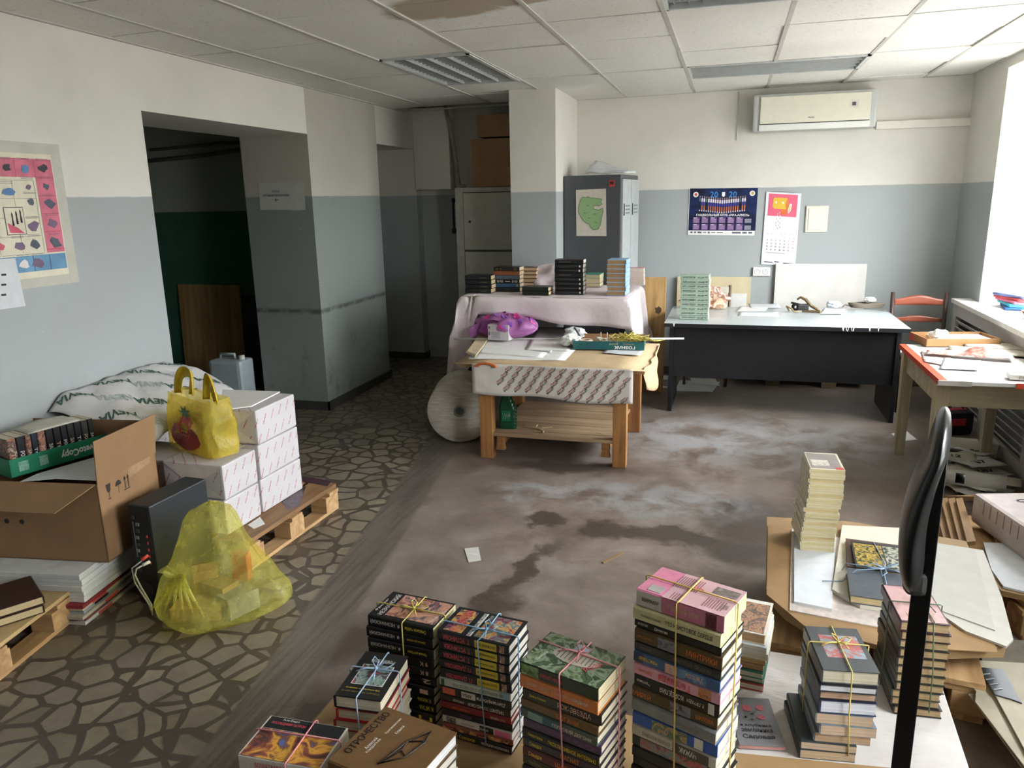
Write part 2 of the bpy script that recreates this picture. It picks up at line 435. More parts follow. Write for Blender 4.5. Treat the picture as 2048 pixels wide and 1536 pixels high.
struct('ceiling', mb, [M_tile, M_dark])
mb = MB()
for x in GX[1:-1]:
    y1 = 7.24 if x > -1.4 else (6.34 if x > -1.82 else 6.98)
    cuts = sorted((fy, fy+d) for fx, fy, w, d in FIX if fx+.01 < x < fx+w-.01); ya = -2
    for c0, c1 in cuts + [(y1, y1)]:
        if c0 > ya: mb.bb((x-.012, ya, zc(x)-.006), (x+.012, c0, zc(x)+.02))
        ya = c1
for y in ():
    for (xa, xb) in ((XL, -1.8), (-1.41, XR)) if y > 6.4 else ((XL, XR),):
        mb.slab([(xa, y-.009, zc(xa)-.004), (xb, y-.009, zc(xb)-.004), (xb, y+.009, zc(xb)-.004), (xa, y+.009, zc(xa)-.004)], (0, 0, 1), .02)
mb.slab([(XL, 7.225, zc(XL)-.004), (XR, 7.225, zc(XR)-.004), (XR, 7.25, zc(XR)-.004), (XL, 7.25, zc(XL)-.004)], (0, 0, 1), .012)
mb.bb((XL, -2, zc(XL)-.006), (XL+.022, 7.2, zc(XL)+.012)); mb.bb((XR-.022, -2, zc(XR)-.006), (XR, 7.24, zc(XR)+.012))
struct('trim_3', mb, mat('b9b6ae', .6, .06))
# recessed louvre lights (switched off)
M_alu = mat('b9bdbb', .35, .05, 12, .15); M_tube = mat('e6e8e4', .3, .02)
for (fx, fy, w, d), lab in zip(FIX, ('recessed louvre ceiling light with four lengthwise rows, left of the column', 'recessed louvre ceiling light in front of the air conditioner', 'louvre ceiling light cut by the top edge of the photo')):
    z = zc(fx+w/2)-.004
    r = thing('ceiling_light', lab, 'ceiling light', (fx+w/2, fy+d/2, z), 0, 'recessed louvre lights in the ceiling')
    a, b = w/2, d/2; m = MB()
    for s in (-1, 1): m.box((s*(a-.012), 0, .03), (.024, d, .07)); m.box((0, s*(b-.012), .03), (w, .024, .07))
    m.box((0, 0, .10), (w, d, .01)); m.build('housing', mat('c3c6c4', .3), r)
    lx = w > d; L, Wd = (w, d) if lx else (d, w); m = MB()
    for k in range(5):
        y = -Wd/2+.03 + (Wd-.06)*k/4
        m.box((0, y, .022) if lx else (y, 0, .022), (L-.06, .006, .05) if lx else (.006, L-.06, .05), 0, 0, 0, None, None)
        if k < 4:
            yc = y + (Wd-.06)/8
            for i in range(18):
                x = -L/2+.05 + (L-.1)*i/16
                m.box((x, yc, .028) if lx else (yc, x, .028), (.003, (Wd-.06)/4, .03) if lx else ((Wd-.06)/4, .003, .03))
    m.build('louvre', M_alu, r)
    for k in range(4):
        y = -Wd/2+.03 + (Wd-.06)*(k+.5)/4; m = MB()
        m.cyl((-L/2+.05, y, .075) if lx else (y, -L/2+.05, .075), (L/2-.05, y, .075) if lx else (y, L/2-.05, .075), .012, 10); m.build('lamp_tube', M_tube, r)
# ------------------------------------------------------------------ things on the walls
M_paper = mat('dcdbd6', .7, .04, 30); M_paper2 = mat('cfd2d4', .7, .05, 20); M_ink = mat('23242a', .6, .1); M_cream = mat('d8d2ba', .6, .06)
M_white = mat('e4e3df', .45, .03); M_red = mat('c8453c', .5, .12); M_pink = mat('d9788c', .55, .1, 30); M_blk = mat('1b1c1e', .5, .15)
def WB(px, py, l=0): return PY(px, py, YB-l)
def WL(px, py, l=0): return PX(px, py, XL+l)
def panel(mb, f, x0, y0, x1, y1, l, mi=0):
    mb.quad([f(x0, y1, l), f(x1, y1, l), f(x1, y0, l), f(x0, y0, l)], mi)
# safety poster on the left wall
def PL(u, v, l):                        # u: metres along the wall from the poster's right edge, v: height
    return Vector((XL+l, 3.02+u, v))
r = thing('safety_poster', 'pink bordered safety poster with small pictures taped to the left wall', 'poster', (XL, 2.7, 1.63))
def LC(mb): 
    for v in mb.bm.verts: v.co -= Vector((XL, 2.7, 1.63))
    return mb
m = MB(); m.bb((XL+.0005, 2.35, 1.345), (XL+.002, 3.02, 1.905)); LC(m).build('sheet', M_cream, r)
m = MB(); m.bb((XL+.0005, 2.30, 1.905), (XL+.0015, 3.075, 1.955)); m.bb((XL+.0005, 3.0205, 1.30), (XL+.0015, 3.075, 1.9045)); m.bb((XL+.0005, 2.6, 1.30), (XL+.0015, 3.02, 1.3445)); LC(m).build('clear_tape', mat('bdbcae', .25, .05), r, label='strip of shiny tape around the edge')
m = MB()
def q_(m, u0, u1, v0, v1, mi, l=.003): m.quad([PL(u0, v0, l), PL(u1, v0, l), PL(u1, v1, l), PL(u0, v1, l)], mi)
q_(m, -.67, -.005, 1.80, 1.882, 0); q_(m, -.105, -.005, 1.455, 1.80, 0)
for k in range(5): q_(m, -.105+.0, -.005, 1.80-.082*k-.003, 1.80-.082*k, 2, .0035)
for k in range(6): q_(m, -.105-.103*k, -.102-.103*k, 1.80, 1.882, 2, .0035)
q_(m, -.67, -.005, 1.375, 1.448, 1)
for u in (-.10, -.19, -.29): q_(m, u, u+.004, 1.375, 1.448, 4, .0035)
LC(m).build('colour_panels', [mat('c9687c', .4, .15), mat('5f8fb0', .4, .15), mat('b9405a', .4), mat('7c3550', .4), mat('33506d', .4)], r, label='pink and blue border panels')
m = MB(); rg = random.Random(5)
for u in (-.12, -.235, -.35, -.465): 
    for v in (1.785, 1.705, 1.62, 1.535, 1.455): q_(m, u-.11, u, v, v+.0012, 0)
    q_(m, u, u+.0012, 1.46, 1.785, 0)
q_(m, -.30, -.20, 1.545, 1.668, 0, .0034); q_(m, -.297, -.203, 1.548, 1.665, 4, .0037)
for k in range(3):
    u = -.262+.022*k
    m.lathe([(0, 0), (.005, .002), (.003, .03+.004*k), (.004, .05), (0, .062)], 6, PL(u, 1.585+.006*k, .004), 0)
m._add([PL(-.292, 1.60, .004), PL(-.285, 1.555, .004), PL(-.21, 1.55, .004), PL(-.24, 1.575, .004)], [(0, 1, 2, 3)], 2)
for (u, v, s, c) in [(-.055, 1.84, .026, 0), (-.155, 1.84, .028, 3), (-.25, 1.84, .026, 0), (-.055, 1.76, .022, 1), (-.05, 1.68, .03, 1), (-.05, 1.59, .03, 5), (-.05, 1.50, .036, 1),
                     (-.26, 1.735, .03, 3), (-.15, 1.755, .016, 5), (-.15, 1.69, .02, 1), (-.155, 1.58, .032, 5), (-.25, 1.495, .034, 5), (-.165, 1.50, .03, 1), (-.36, 1.50, .034, 2), (-.16, 1.41, .034, 5), (-.24, 1.41, .03, 6), (-.36, 1.73, .03, 1), (-.36, 1.6, .03, 5)]:
    n = 9; P = [(u+math.cos(i*6.283/n)*s*rg.uniform(.55, 1.25), v+math.sin(i*6.283/n)*s*.8*rg.uniform(.55, 1.1)) for i in range(n)]
    m._add([PL(a, b, .0042) for a, b in P], [tuple(range(n))], c)
    for k in range(2): q_(m, u-.035, u+.03, v+.036+.006*k, v+.0375+.006*k, 1, .0038)
LC(m).build('small_pictures', [mat('37323a', .5), mat('4d5560', .5), mat('c9546c', .5), mat('5a7fae', .5), M_cream, mat('6e5a72', .5), mat('d8d0d0', .5)], r)
m = MB(); m.slab([WL(-40, 522, .0045), WL(30, 516, .0045), WL(51, 612, .0045), WL(-40, 625, .0045)], (1, 0, 0), .001)
o = m.build('paper_note', M_paper2); tag(o, 'plain white sheet pinned over the lower left of the pink poster', 'paper')
m = MB()
for k in range(3): m.quad([WL(2, 548+20*k, .0058), WL(12, 547+20*k, .0058), WL(13, 551+20*k, .0058), WL(3, 552+20*k, .0058)])
m.build('handwriting', M_ink, o)
# sign in the opening
Yj = 5.385
def J_(px, py, l=.002): return PY(px, py, Yj-l)
r = thing('paper_sign', 'white paper sign with arrow taped inside the wide opening', 'sign', J_(562, 393))
base = r.location.copy()
def loc(m, b):
    for v in m.bm.verts: v.co -= b
    return m
m = MB(); m.slab([J_(521, 420), J_(611, 420), J_(608, 364), J_(517, 366)], (0, -1, 0), .0008); loc(m, base).build('sheet', mat('b9bab4', .6, .05), r)
m = MB(); m.slab([J_(583, 421, .001), J_(611, 420, .001), J_(608, 378, .001), J_(582, 380, .001)], (0, -1, 0), .0005); loc(m, base).build('tape', mat('c2c3be', .3), r)
m = MB()
lettering(m, 'СКЛАД', flat(J_(551, 383, .0035), (1, 0, 0), (0, 0, 1)), w=.068)
lettering(m, 'ГОТОВОЙ ПРОДУКЦИИ', flat(J_(552, 390.5, .0035), (1, 0, 0), (0, 0, 1)), w=.235)
lettering(m, '←', flat(J_(553, 400, .0035), (1, 0, 0), (0, 0, 1)), w=.032); loc(m, base).build('lettering', M_ink, r)
# electric cabinet, boxes, pipe in the recess
r = thing('electrical_cabinet', 'grey white metal electrical cabinet in the dark recess behind the column', 'cabinet', (-2.15, 7.37, 0))
Mc = mat('b4b2a6', .45, .08)
m = MB(); m.box((0, 0, .885), (.90, .40, 1.77), 0, .004); m.build('body', Mc, r)
for z0, z1 in ((1.18, 1.72), (.08, 1.16)):
    m = MB(); m.box((.04, -.2005, (z0+z1)/2), (.815, .004, z1-z0+.016)); m.build('door_gap', M_blk, r)
    m = MB(); m.box((.04, -.210, (z0+z1)/2), (.80, .016, z1-z0), 0, .003); d = m.build('door', mat('bab8ac', .42, .06), r)
    m = MB(); m.cyl((-.30, -.214, (z0+z1)/2), (-.30, -.222, (z0+z1)/2), .012, 12); m.build('lock', M_blk, d)
    m = MB(); m.box((.33, -.222, z1-.07), (.10, .014, .055), 0, .004); m.build('handle', M_blk, d)
m = MB(); m.tube([(-.47, -.10, 1.36), (-.50, -.12, 1.38), (-.50, -.12, 1.62), (-.485, -.12, 1.66)], .012, 8); m.lathe([(0, 0), (.024, .01), (.024, .05), (0, .06)], 12, (-.50, -.12, 1.33)); m.lathe([(0, 0), (.02, .01), (.02, .04), (0, .05)], 12, (-.495, -.12, 1.63)); m.build('switch_lever', M_blk, r)
def carton(name, lab, c, d, rz=0, m_=None, grp=None):
    r = thing(name, lab, 'box', c, rz, grp); m_ = m_ or mat('8f6f4e', .75, .08, 6)
    x, y, z = d; m = MB(); m.box((0, 0, z/2), d, 0, .004); m.build('body', m_, r)
    m = MB(); m.box((0, 0, z+.002), (x*.99, .05, .0015)); m.box((0, -y/2-.001, z-.03), (.05, .0015, .06)); m.build('packing_tape', mat('a08258', .3), r); return r
carton('cardboard_box', 'larger brown cardboard box standing on the electrical cabinet', (-2.10, 7.38, 1.775), (.66, .36, .44), 0, mat('a47f5c', .8, .1, 5), 'boxes on the cabinet')
carton('cardboard_box', 'smaller brown cardboard box on top, close under the ceiling', (-2.05, 7.36, 2.23), (.62, .36, .20), R(2), mat('a8845f', .8, .1, 5), 'boxes on the cabinet')
m = MB(); m.bb((-3.12, 7.44, 1.765), (-2.74, 7.60, 2.55), .003); struct('trim_4', m, M_wall)
P = [PY(888, 205, 7.42), PY(898, 245, 7.42), PY(908, 295, 7.42), PY(914, 340, 7.42), PY(918, 372, 7.42), PY(930, 373, 7.36)]
m = MB(); m.tube(P, .018, 10); o = m.build('cable_conduit', mat('8f8f86', .5)); tag(o, 'grey conduit curving down from the ceiling to the electrical cabinet', 'pipe')
# air conditioner and duct
r = thing('air_conditioner', 'cream split air conditioner mounted high on the back wall', 'air conditioner', (.61, YB, 2.165))
m = MB(); m.box((0, -.095, .15), (.96, .19, .295), 0, .02, 0); m.build('body', mat('b9bcb8', .4, .03), r)
m = MB(); m.box((.0, -.198, .168), (.85, .014, .215), 0, .005); f = m.build('front_panel', mat('d9d6c4', .35, .03), r)
m = MB(); m.box((.30, -.2062, .19), (.07, .001, .062)); m.box((.30, -.2070, .188), (.030, .001, .028), 0, 0, 1); m.build('sticker', [mat('c9c7bb', .4), mat('4c4a4a', .4)], f)
m = MB(); m.box((-.02, -.2062, .098), (.05, .001, .007)); m.build('emblem', mat('77756e', .4), f)
m = MB(); m.box((0, -.19, .03), (.86, .022, .05), 0, .006); m.build('air_flap', mat('dedfdb', .35, .03), r)
m = MB(); m.box((0, -.193, .057), (.85, .006, .008)); m.build('air_slot', M_blk, r)
m = MB(); a, b = WB(1752, 250, .02), WB(1942, 250, .02); m.box(((a.x+b.x)/2, YB-.02, a.z-.005), (b.x-a.x, .04, .062), 0, .004); struct('trim_5', m, mat('dcd8cc', .5, .04))
# team poster calendar
def wallthing(name, lab, cat, px, py):
    p = WB(px, py); p.y = YB; return thing(name, lab, cat, p), p
r, b = wallthing('calendar_poster', 'dark blue handball team poster calendar for 2020 taped to the back wall', 'poster', 1445, 424)
c = [WB(1375, 470, .004), WB(1510, 471, .004), WB(1517, 373, .004), WB(1379, 377, .004)]
O = c[0]; U = c[1]-c[0]; V = c[3]-c[0]
def pp(u, v, l=0): return O + U*u + V*v + Vector((0, -l, 0)) - b
def pf(u, v): return flat(pp(u, v, .003), U, V, .0002)
def PQ(m, u0, u1, v0, v1, mi, l=.0015): m.quad([pp(u0, v0, l), pp(u1, v0, l), pp(u1, v1, l), pp(u0, v1, l)], mi)
m = MB(); m.slab([pp(0, 0), pp(1, 0), pp(1, 1), pp(0, 1)], (0, -1, 0), .001); m.build('sheet', art(['0b0f22', '141c3c', '1b2c58', '101430'], 6, 3), r)
m = MB(); PQ(m, .005, .995, 0, .10, 0); PQ(m, .0, .008, 0, 1, 0)
u = .04
for w, k in ((.035, 1), (.03, 1), (.06, 1), (.05, 2), (.03, 1), (.06, 2), (.09, 2), (.09, 3), (.13, 1), (.065, 1), (.055, 1)):
    PQ(m, u, u+w, .03+.01*k, .085-.008*k, 1, .002); u += w+.022
m.build('sponsor_strip', [M_white, mat('5c6068', .5)], r, label='white strip of sponsor marks')
m = MB()
lettering(m, '20', pf(.37, .87), h=.052, mi=0, bold=.02); lettering(m, '20', pf(.645, .87), h=.052, mi=0, bold=.02)
lettering(m, 'ГАНДБОЛЬНЫЙ КЛУБ «УФА-АЛИСА»', pf(.51, .435), w=.46, mi=1, bold=.03); m.build('lettering', [mat('3d7fc0', .4), M_white], r)
m = MB()
for (u, v, s) in ((.10, .87, .05), (.925, .89, .05)):
    m._add([pp(u+math.cos(i*.393)*s*.8, v+math.sin(i*.393)*s*1.15, .002) for i in range(16)], [tuple(range(16))], 0)
    m._add([pp(u+math.cos(i*.785)*s*.4, v+math.sin(i*.785)*s*.6, .0028) for i in range(8)], [tuple(range(8))], 1 if u < .5 else 2)
m._add([pp(u, v, .0025) for u, v in ((.485, .92), (.53, .92), (.53, .84), (.508, .815), (.485, .84))], [(0, 1, 2, 3, 4)], 0); m.build('emblems', [M_white, M_red, mat('c99a3d', .5)], r)
m = MB()
for i in range(21):
    u = .165+.033*i; dv = -.05*(1-abs(u-.5)/.35); k = 3 if i in (0, 3, 18) else 1
    PQ(m, u-.011, u+.011, .725+dv, .80+dv, 0 if k == 1 else 4, .002); PQ(m, u-.006, u+.006, .81+dv, .845+dv, 3, .002)
    PQ(m, u-.010, u+.010, .645+dv, .725+dv, 2 if k == 1 else 5, .002); PQ(m, u-.008, u+.008, .545+dv, .65+dv, 1 if k == 1 else 5, .002); PQ(m, u-.007, u+.007, .52+dv, .55+dv, 0, .002)
m.build('team_picture', [mat('d8d0d8', .5), mat('c46a35', .5), mat('3f3f96', .5), mat('b58d78', .5), mat('54726e', .5), mat('181820', .5)], r)
m = MB()
for i in range(7):
    for j in range(2):
        u, v = .075+.128*i, .27-.145*j
        if i == 6:
            for k in range(6): PQ(m, u-.005, u+.09, v+.015*k, v+.015*k+.006, 2, .002)
            continue
        PQ(m, u-.004, u+.098, v-.01, v+.115, 0, .002)
        for k in range(5): PQ(m, u+.008, u+.088, v+.004+.017*k, v+.013+.017*k, 1, .0026)
        PQ(m, u+.008, u+.06, v+.095, v+.108, 2, .0026)
m.build('month_grids', [mat('6d4f7c', .5), mat('a58db3', .5), mat('d9d4de', .5)], r)
# hanging month calendar
r, b = wallthing('wall_calendar', 'white hanging month calendar with pink picture on the back wall', 'calendar', 1562, 455)
c = [WB(1522, 528, .006), WB(1590, 533, .006), WB(1603, 381, .006), WB(1533, 383, .006)]; O = c[0]; U = c[1]-c[0]; V = c[3]-c[0]
m = MB(); m.slab([pp(0, 0), pp(1, 0), pp(1, 1), pp(0, 1)], (0, -1, 0), .006); m.build('pages', mat('dcdde2', .6, .02), r)
L6 = .0075
m = MB(); PQ(m, .08, .91, .675, .975, 0, L6); m.build('picture', mat('d8617a', .5, .05), r, label='pink picture with a yellow tumbler')
m = MB()
def pol(pts, mi, l): m._add([pp(u, v, l) for u, v in pts], [tuple(range(len(pts)))], mi)
pol([(.22, .90), (.24, .925), (.62, .925), (.58, .85), (.60, .775), (.26, .775), (.21, .80)], 0, .0085)
pol([(.62, .925), (.66, .86), (.66, .78), (.60, .775), (.575, .85)], 1, .0085)
pol([(.44, .775), (.62, .775), (.64, .70), (.46, .70)], 3, .0085)
pol([(.66, .78), (.70, .855), (.76, .85), (.74, .76), (.67, .715)], 2, .0085); pol([(.68, .78), (.71, .83), (.735, .82), (.72, .76), (.68, .735)], 4, .009)
for u, v in ((.30, .86), (.50, .86)): m._add([pp(u+.03*math.cos(i*.785), v+.015*math.sin(i*.785), .0092) for i in range(8)], [tuple(range(8))], 2)
for u, v in ((.36, .72), (.42, .735), (.36, .69), (.43, .695)): pol([(u, v), (u+.03, v-.008), (u+.015, v-.028)], 2, .0092)
for u, v in ((.34, .645), (.44, .65), (.39, .61), (.33, .59), (.44, .59), (.40, .56), (.34, .55), (.45, .535), (.385, .515)): pol([(u, v), (u+.025, v), (u+.012, v-.018)], 5, .0085)
m.build('tumbler_drawing', [mat('d9b23c', .5, .05), mat('d08030', .5), M_white, mat('d96f3a', .5), mat('b9c26a', .5), mat('50506a', .5)], r)
m = MB()
lettering(m, 'Июль', pf(.17, .47), h=.013, mi=1)
for k, d in enumerate(('пн', 'вт', 'ср', 'чт', 'пт', 'сб', 'вс')): lettering(m, d, flat(pp(.13+.125*k, .432, .007), U, V), h=.006, mi=2)
for d in range(1, 32):
    k = (d+3) % 7; row = (d+3)//7
    lettering(m, str(d), flat(pp(.13+.125*k, .385-.043*row, .0075), U, V, .0003), h=.0115, mi=0 if k < 5 else 1)
PQ(m, .12, .66, .165, .172, 2, L6)
for u0, u1, v in ((.08, .34, .03), (.38, .52, .04), (.64, .95, .03)): PQ(m, u0, u1, v, v+.012, 0, L6)
m.build('numbers', [mat('33343c', .6), mat('b7707c', .6), mat('8a8a94', .6)], r)
m = MB(); 
for k in range(26): 
    q = pp(.03+.94*k/25, .995, .004); m.tube([q+Vector((0, 0, -.004)), q+Vector((0, -.006, 0)), q+Vector((0, 0, .005))], .0008, 4)
q = pp(.5, 1.02, .0); m.tube([pp(.15, 1.005, 0), pp(.48, 1.01, 0), q+Vector((0, 0, .006)), pp(.52, 1.01, 0), pp(.85, 1.005, 0)], .0012, 5); m.build('wire_binding', mat('9a9a9a', .3, .1, 12, .8), r)
# blank switch panel and double socket
r, b = wallthing('switch_cover', 'blank cream cover plate on the back wall right of the hanging calendar', 'cover plate', 1633, 438)
m = MB(); m.box((0, -.008, 0), (.182, .016, .225), 0, .005); m.build('frame', mat('d3d1c2', .4, .03), r); m = MB(); m.box((.0, -.018, 0), (.138, .006, .182), 0, .004); m.build('cover', mat('d9d7c9', .4, .03), r)
r, b = wallthing('double_socket', 'white double power socket on the wall below the hanging calendar', 'socket', 1523, 543)
m = MB(); m.box((0, -.012, 0), (.148, .024, .078), 0, .005); m.build('plate', M_white, r)
for s in (-1, 1):
    m = MB(); m.lathe([(.026, 0), (.026, .003), (.021, .003), (.019, -.008), (0, -.008)], 18, (0, 0, 0), 0, Matrix.Translation((s*.034, -.024, 0)) @ Matrix.Rotation(R(90), 4, 'X')); 
    for t_ in (-1, 1): m.cyl((s*.034+t_*.008, -.0245, 0), (s*.034+t_*.008, -.0255, 0), .003, 8, 1)
    m.box((s*.034, -.0245, .016), (.005, .002, .006), 0, 0, 1); m.build('outlet', [mat('c9c8c2', .4), M_blk], r)
m = MB(); m.tube([WB(1478, 184, .005), WB(1476, 230, .006), WB(1474, 262, .005), WB(1474, 280, .012)], .005, 6); o = m.build('hanging_wire', mat('cfccc0', .5)); tag(o, 'pale wire hanging down the back wall left of the air conditioner', 'wire')
# boards standing behind the desk
def board(name, lab, cat, a, b, y, th, mt, rz=0, grp=None):
    p, q = PY(*a, y), PY(*b, y); zb = min(p.z, q.z)
    r = thing(name, lab, cat, ((p.x+q.x)/2, y+th/2, zb), rz, grp); m = MB(); m.box((0, 0, abs(p.z-q.z)/2), (abs(q.x-p.x), th, abs(p.z-q.z)), 0, .002); m.build('board', mt, r); return r
M_wbd = mat('d6d3cc', .5, .06, 5)
p, q = WB(1552, 527, .03), WB(1728, 600, .03)
m = MB(); m.box((0, 0, .525), (q.x-p.x, .016, 1.05), 0, .002); o = m.build('white_board', M_wbd, None, ((p.x+q.x)/2, YB-.03, 0)); tag(o, 'large white board leaning on the wall behind the right half of the black desk', 'board')
p, q = WB(1355, 552, .03), WB(1500, 600, .03)
m = MB(); m.box((0, 0, .465), (q.x-p.x, .016, .93), 0, .002); m.box((.03, -.0092, .40), (q.x-p.x-.12, .002, .76), 0, 0, 1); o = m.build('beige_board', [mat('cdbf9b', .55, .07, 5), M_paper], None, ((p.x+q.x)/2, YB-.035, 0)); tag(o, 'beige board on the wall behind the pile of green books', 'board')
# locker with map
r = thing('metal_locker', 'grey metal locker standing between the column and the back wall', 'locker', (-.908, 6.555, 0), R(-7.5))
ML = mat('4d5052', .5, .06, 40)
m = MB(); m.bb((-.50, 0, .06), (0, .58, 1.838), .004); m.bb((-.48, .02, 0), (-.02, .56, .06)); m.build('body', ML, r)
for k in range(2):
    y0 = .02+.275*k; m = MB(); m.bb((.0, y0, .10), (.018, y0+.265, 1.80), .003); d = m.build('door', mat('a4a9a8', .45, .05), r)
    m = MB()
    for z in (1.58, 1.55, 1.52, .42, .39, .36): m.box((.0195, y0+.15, z), (.004, .12, .012))
    m.build('vent_slots', mat('6e7474', .5), d)
    m = MB(); m.box((.021, y0+.03, 1.55), (.006, .014, .10), 0, .002); m.build('handle', M_blk, d)
Lm = Matrix.Translation((-.908, 6.555, 0)) @ Matrix.Rotation(R(-7.5), 4, 'Z')
def LK(px, py):                         # point of the locker's dark side
    n = Lm.to_3x3() @ Vector((0, -1, 0)); d = ray(px, py); t_ = (Lm.translation - C0).dot(n)/d.dot(n); return Lm.inverted() @ (C0 + d*t_)
b0 = LK(1182, 425); b = Vector((b0.x, -.001, b0.z)); r = thing('green_map', 'paper map with a green region on the dark locker side', 'map', Lm @ b, R(-7.5))
def mp(px, py, l): q = LK(px, py); return Vector((q.x-b.x, -l, q.z-b.z))
m = MB(); m.slab([mp(1153, 472, 0), mp(1213, 472, 0), mp(1212, 377, 0), mp(1152, 380, 0)], (0, -1, 0), .001); m.build('sheet', mat('c9c1b2', .6, .06, 30), r)
G = [(1162, 398), (1165, 394), (1172, 395), (1176, 393), (1182, 396), (1190, 396), (1198, 397), (1204, 398), (1202, 404), (1205, 408), (1198, 412), (1192, 411), (1187, 412), (1188, 418), (1197, 420), (1206, 416), (1207, 423), (1204, 432), (1203, 440), (1201, 450), (1197, 458), (1188, 460), (1182, 455), (1179, 448), (1172, 446), (1166, 440), (1161, 432), (1157, 424), (1157, 415), (1160, 406)]
m = MB(); m._add([mp(x, y, .0022) for x, y in G], [tuple(range(len(G)))], 0); m.build('region', mat('8fae7c', .6, .08, 60), r, label='green region outline')
m = MB(); m.tube([mp(x, y, .0026) for x, y in G], .0018, 4, closed=True)
for x, y, w in ((1176, 411, 6), (1190, 428, 7), (1170, 426, 5), (1192, 445, 5), (1178, 436, 5)): m.quad([mp(x-w/2, y+.6, .003), mp(x+w/2, y+.6, .003), mp(x+w/2, y-.6, .003), mp(x-w/2, y-.6, .003)])
m.build('outline', mat('5b6b55', .6), r)
b0 = LK(1224, 367); r2 = thing('fridge_magnet', 'small red and dark picture magnet on the locker side', 'magnet', Lm @ Vector((b0.x, -.003, b0.z)), R(-7.5)); m = MB(); m.box((0, -.001, 0), (.048, .004, .052), 0, .001); m.box((0, -.0035, .004), (.03, .001, .026), 0, 0, 1); m.build('picture', [mat('b23a3c', .4), mat('3a2a2c', .4)], r2)
m = MB(); m.surf(lambda u, v: (-.33+.37*u, .03+.24*v, .002+.11*(1-u)*v+.02*nz(u*3, v*3)+.02), 12, 8, 0, .012)
o = m.build('paper_pile', M_paper2, None, Lm @ Vector((0, 0, 1.84)), R(-12)); tag(o, 'curled white papers lying on top of the grey locker', 'paper')
# ------------------------------------------------------------------ furniture
M_steel = mat('202124', .4, .1)
# cloth covered table
r = thing('trestle_table', 'table with black metal legs under the pale pink tablecloth', 'table', (-1.325, 5.87, 0))
m = MB(); m.box((0, 0, .932), (1.26, .84, .03)); m.build('tabletop', mat('8c8478', .5), r)
for x in (-.59, .59):
    for y in (-.38, .38): m = MB(); m.box((x, y, .459), (.04, .04, .917)); m.build('leg', M_steel, r)
m = MB()
for y in (-.38, .38): m.box((0, y, .895), (1.14, .03, .04))
m.build('frame', M_steel, r)
for x in (-.36,): m = MB(); m.box((x, -.1, .459), (.035, .035, .917)); m.build('leg', M_steel, r)
t = NT('tablecloth', .85, 0, .2); v = t.coord(); n = t.noise(t.map(v, (4, 4, 4)), 1, 5); t.col(t.mix(n, lin('cdbfc0'), lin('e2d8d8'))); t.bump(t.noise(v, 9, 4), .3, .02); M_cloth = t.m
A, B = .635, .425
def cl(u, v):
    s = -1.42+u*(2.62); fr = .105+.125*min(1, max(0, (s+.7)/1.3)); fr += .012*math.sin(s*9); f_ = min(1, max(0, (-.50-s)/.09)); fr += .48*f_*f_*(3-2*f_)
    t_ = -(B+fr)+v*(2*B+fr+.3)
    ex = max(0, abs(s)-A); ey = max(0, abs(t_)-B); sx = math.copysign(1, s); sy = math.copysign(1, t_)
    x = min(A, abs(s))*sx; y = min(B, abs(t_))*sy
    h = math.hypot(ex, ey)
    fold = .022*math.sin(t_*17+1)*min(1, ex*4) + .012*math.sin(t_*37)*min(1, ex*3)
    x += sx*(.006+min(ex, .05)*.3+.07*ex*(1.2 if s < 0 else .8)+fold*.8) if ex > 0 else 0
    y += sy*(.006+min(ey, .05)*.25+.04*ey + .01*math.sin(s*13)*min(1, ey*9)) if ey > 0 else 0
    if ex > 0 and ey > 0: x += sx*.03*min(ex, ey)*4; y += sy*.02*min(ex, ey)*4
    if ex > 0 and t_ > 0: pass
    return (x, y, .9485+.001*nz(s*8, t_*8)-h*.97)
m = MB(); m.surf(cl, 96, 44, 0, .0015); o = m.build('tablecloth', M_cloth, None, (-1.325, 5.87, 0)); tag(o, 'pale pink cloth hanging low over the left end of the back table', 'tablecloth')
# plywood leaning between the tables
m = MB(); m.box((0, 0, .495), (.18, .02, .99), 0, .002); o = m.build('plywood_board', wood('a8834f', 'c7a26c', 2, .8)); o.location = (-.60, 6.49, .003); o.rotation_euler.x = R(-3.2)
tag(o, 'narrow plywood board with a dark knot between the cloth table and black desk', 'board')
m = MB(); m._add([(.03+.028*math.cos(i*.63)*(1+.3*math.sin(i*2.1)), -.0108, .71+.03*math.sin(i*.63)*(1+.2*math.cos(i*3))) for i in range(10)], [tuple(range(10))]); m.build('knot', mat('4c3a28', .6), o)
# workbench
r = thing('workbench', 'wooden workbench with slatted lower shelf in the middle of the room', 'workbench', (-1.05, 4.95, 0))
MW = wood('7d532f', 'a87845', 2, .7); MWx = wood('8f6a45', 'bd9468', 0, .6); MWs = wood('8d7458', 'b39a7b', 0, .5)
for x, y in ((-.435, -.385), (.435, -.385), (-.435, .385), (.435, .385)):
    m = MB(); m.box((x, y, .305), (.085, .075, .61), 0, .004); m.build('leg', MW, r)
for y in (-.40, .40): m = MB(); m.box((0, y, .555), (.95, .03, .11), 0, .003); m.build('apron', MWx, r)
for x in (-.44, .44): m = MB(); m.box((x, 0, .555), (.03, .8, .11), 0, .003); m.build('apron', wood('8f6a45', 'bd9468', 1, .6), r)
m = MB()
for k in range(8): m.box((0, -.43+.1075*k+.05, .626), (1.17, .104, .028), 0, .002)
m.build('worktop', MWx, r)
m = MB()
for k in range(9): m.box((0.0+.003*(k % 3), -.37+.092*k, .163+.002*(k % 2)), (.80, .087, .022), 0, .002)
m.build('shelf', MWs, r, label='grey wooden slatted lower shelf')
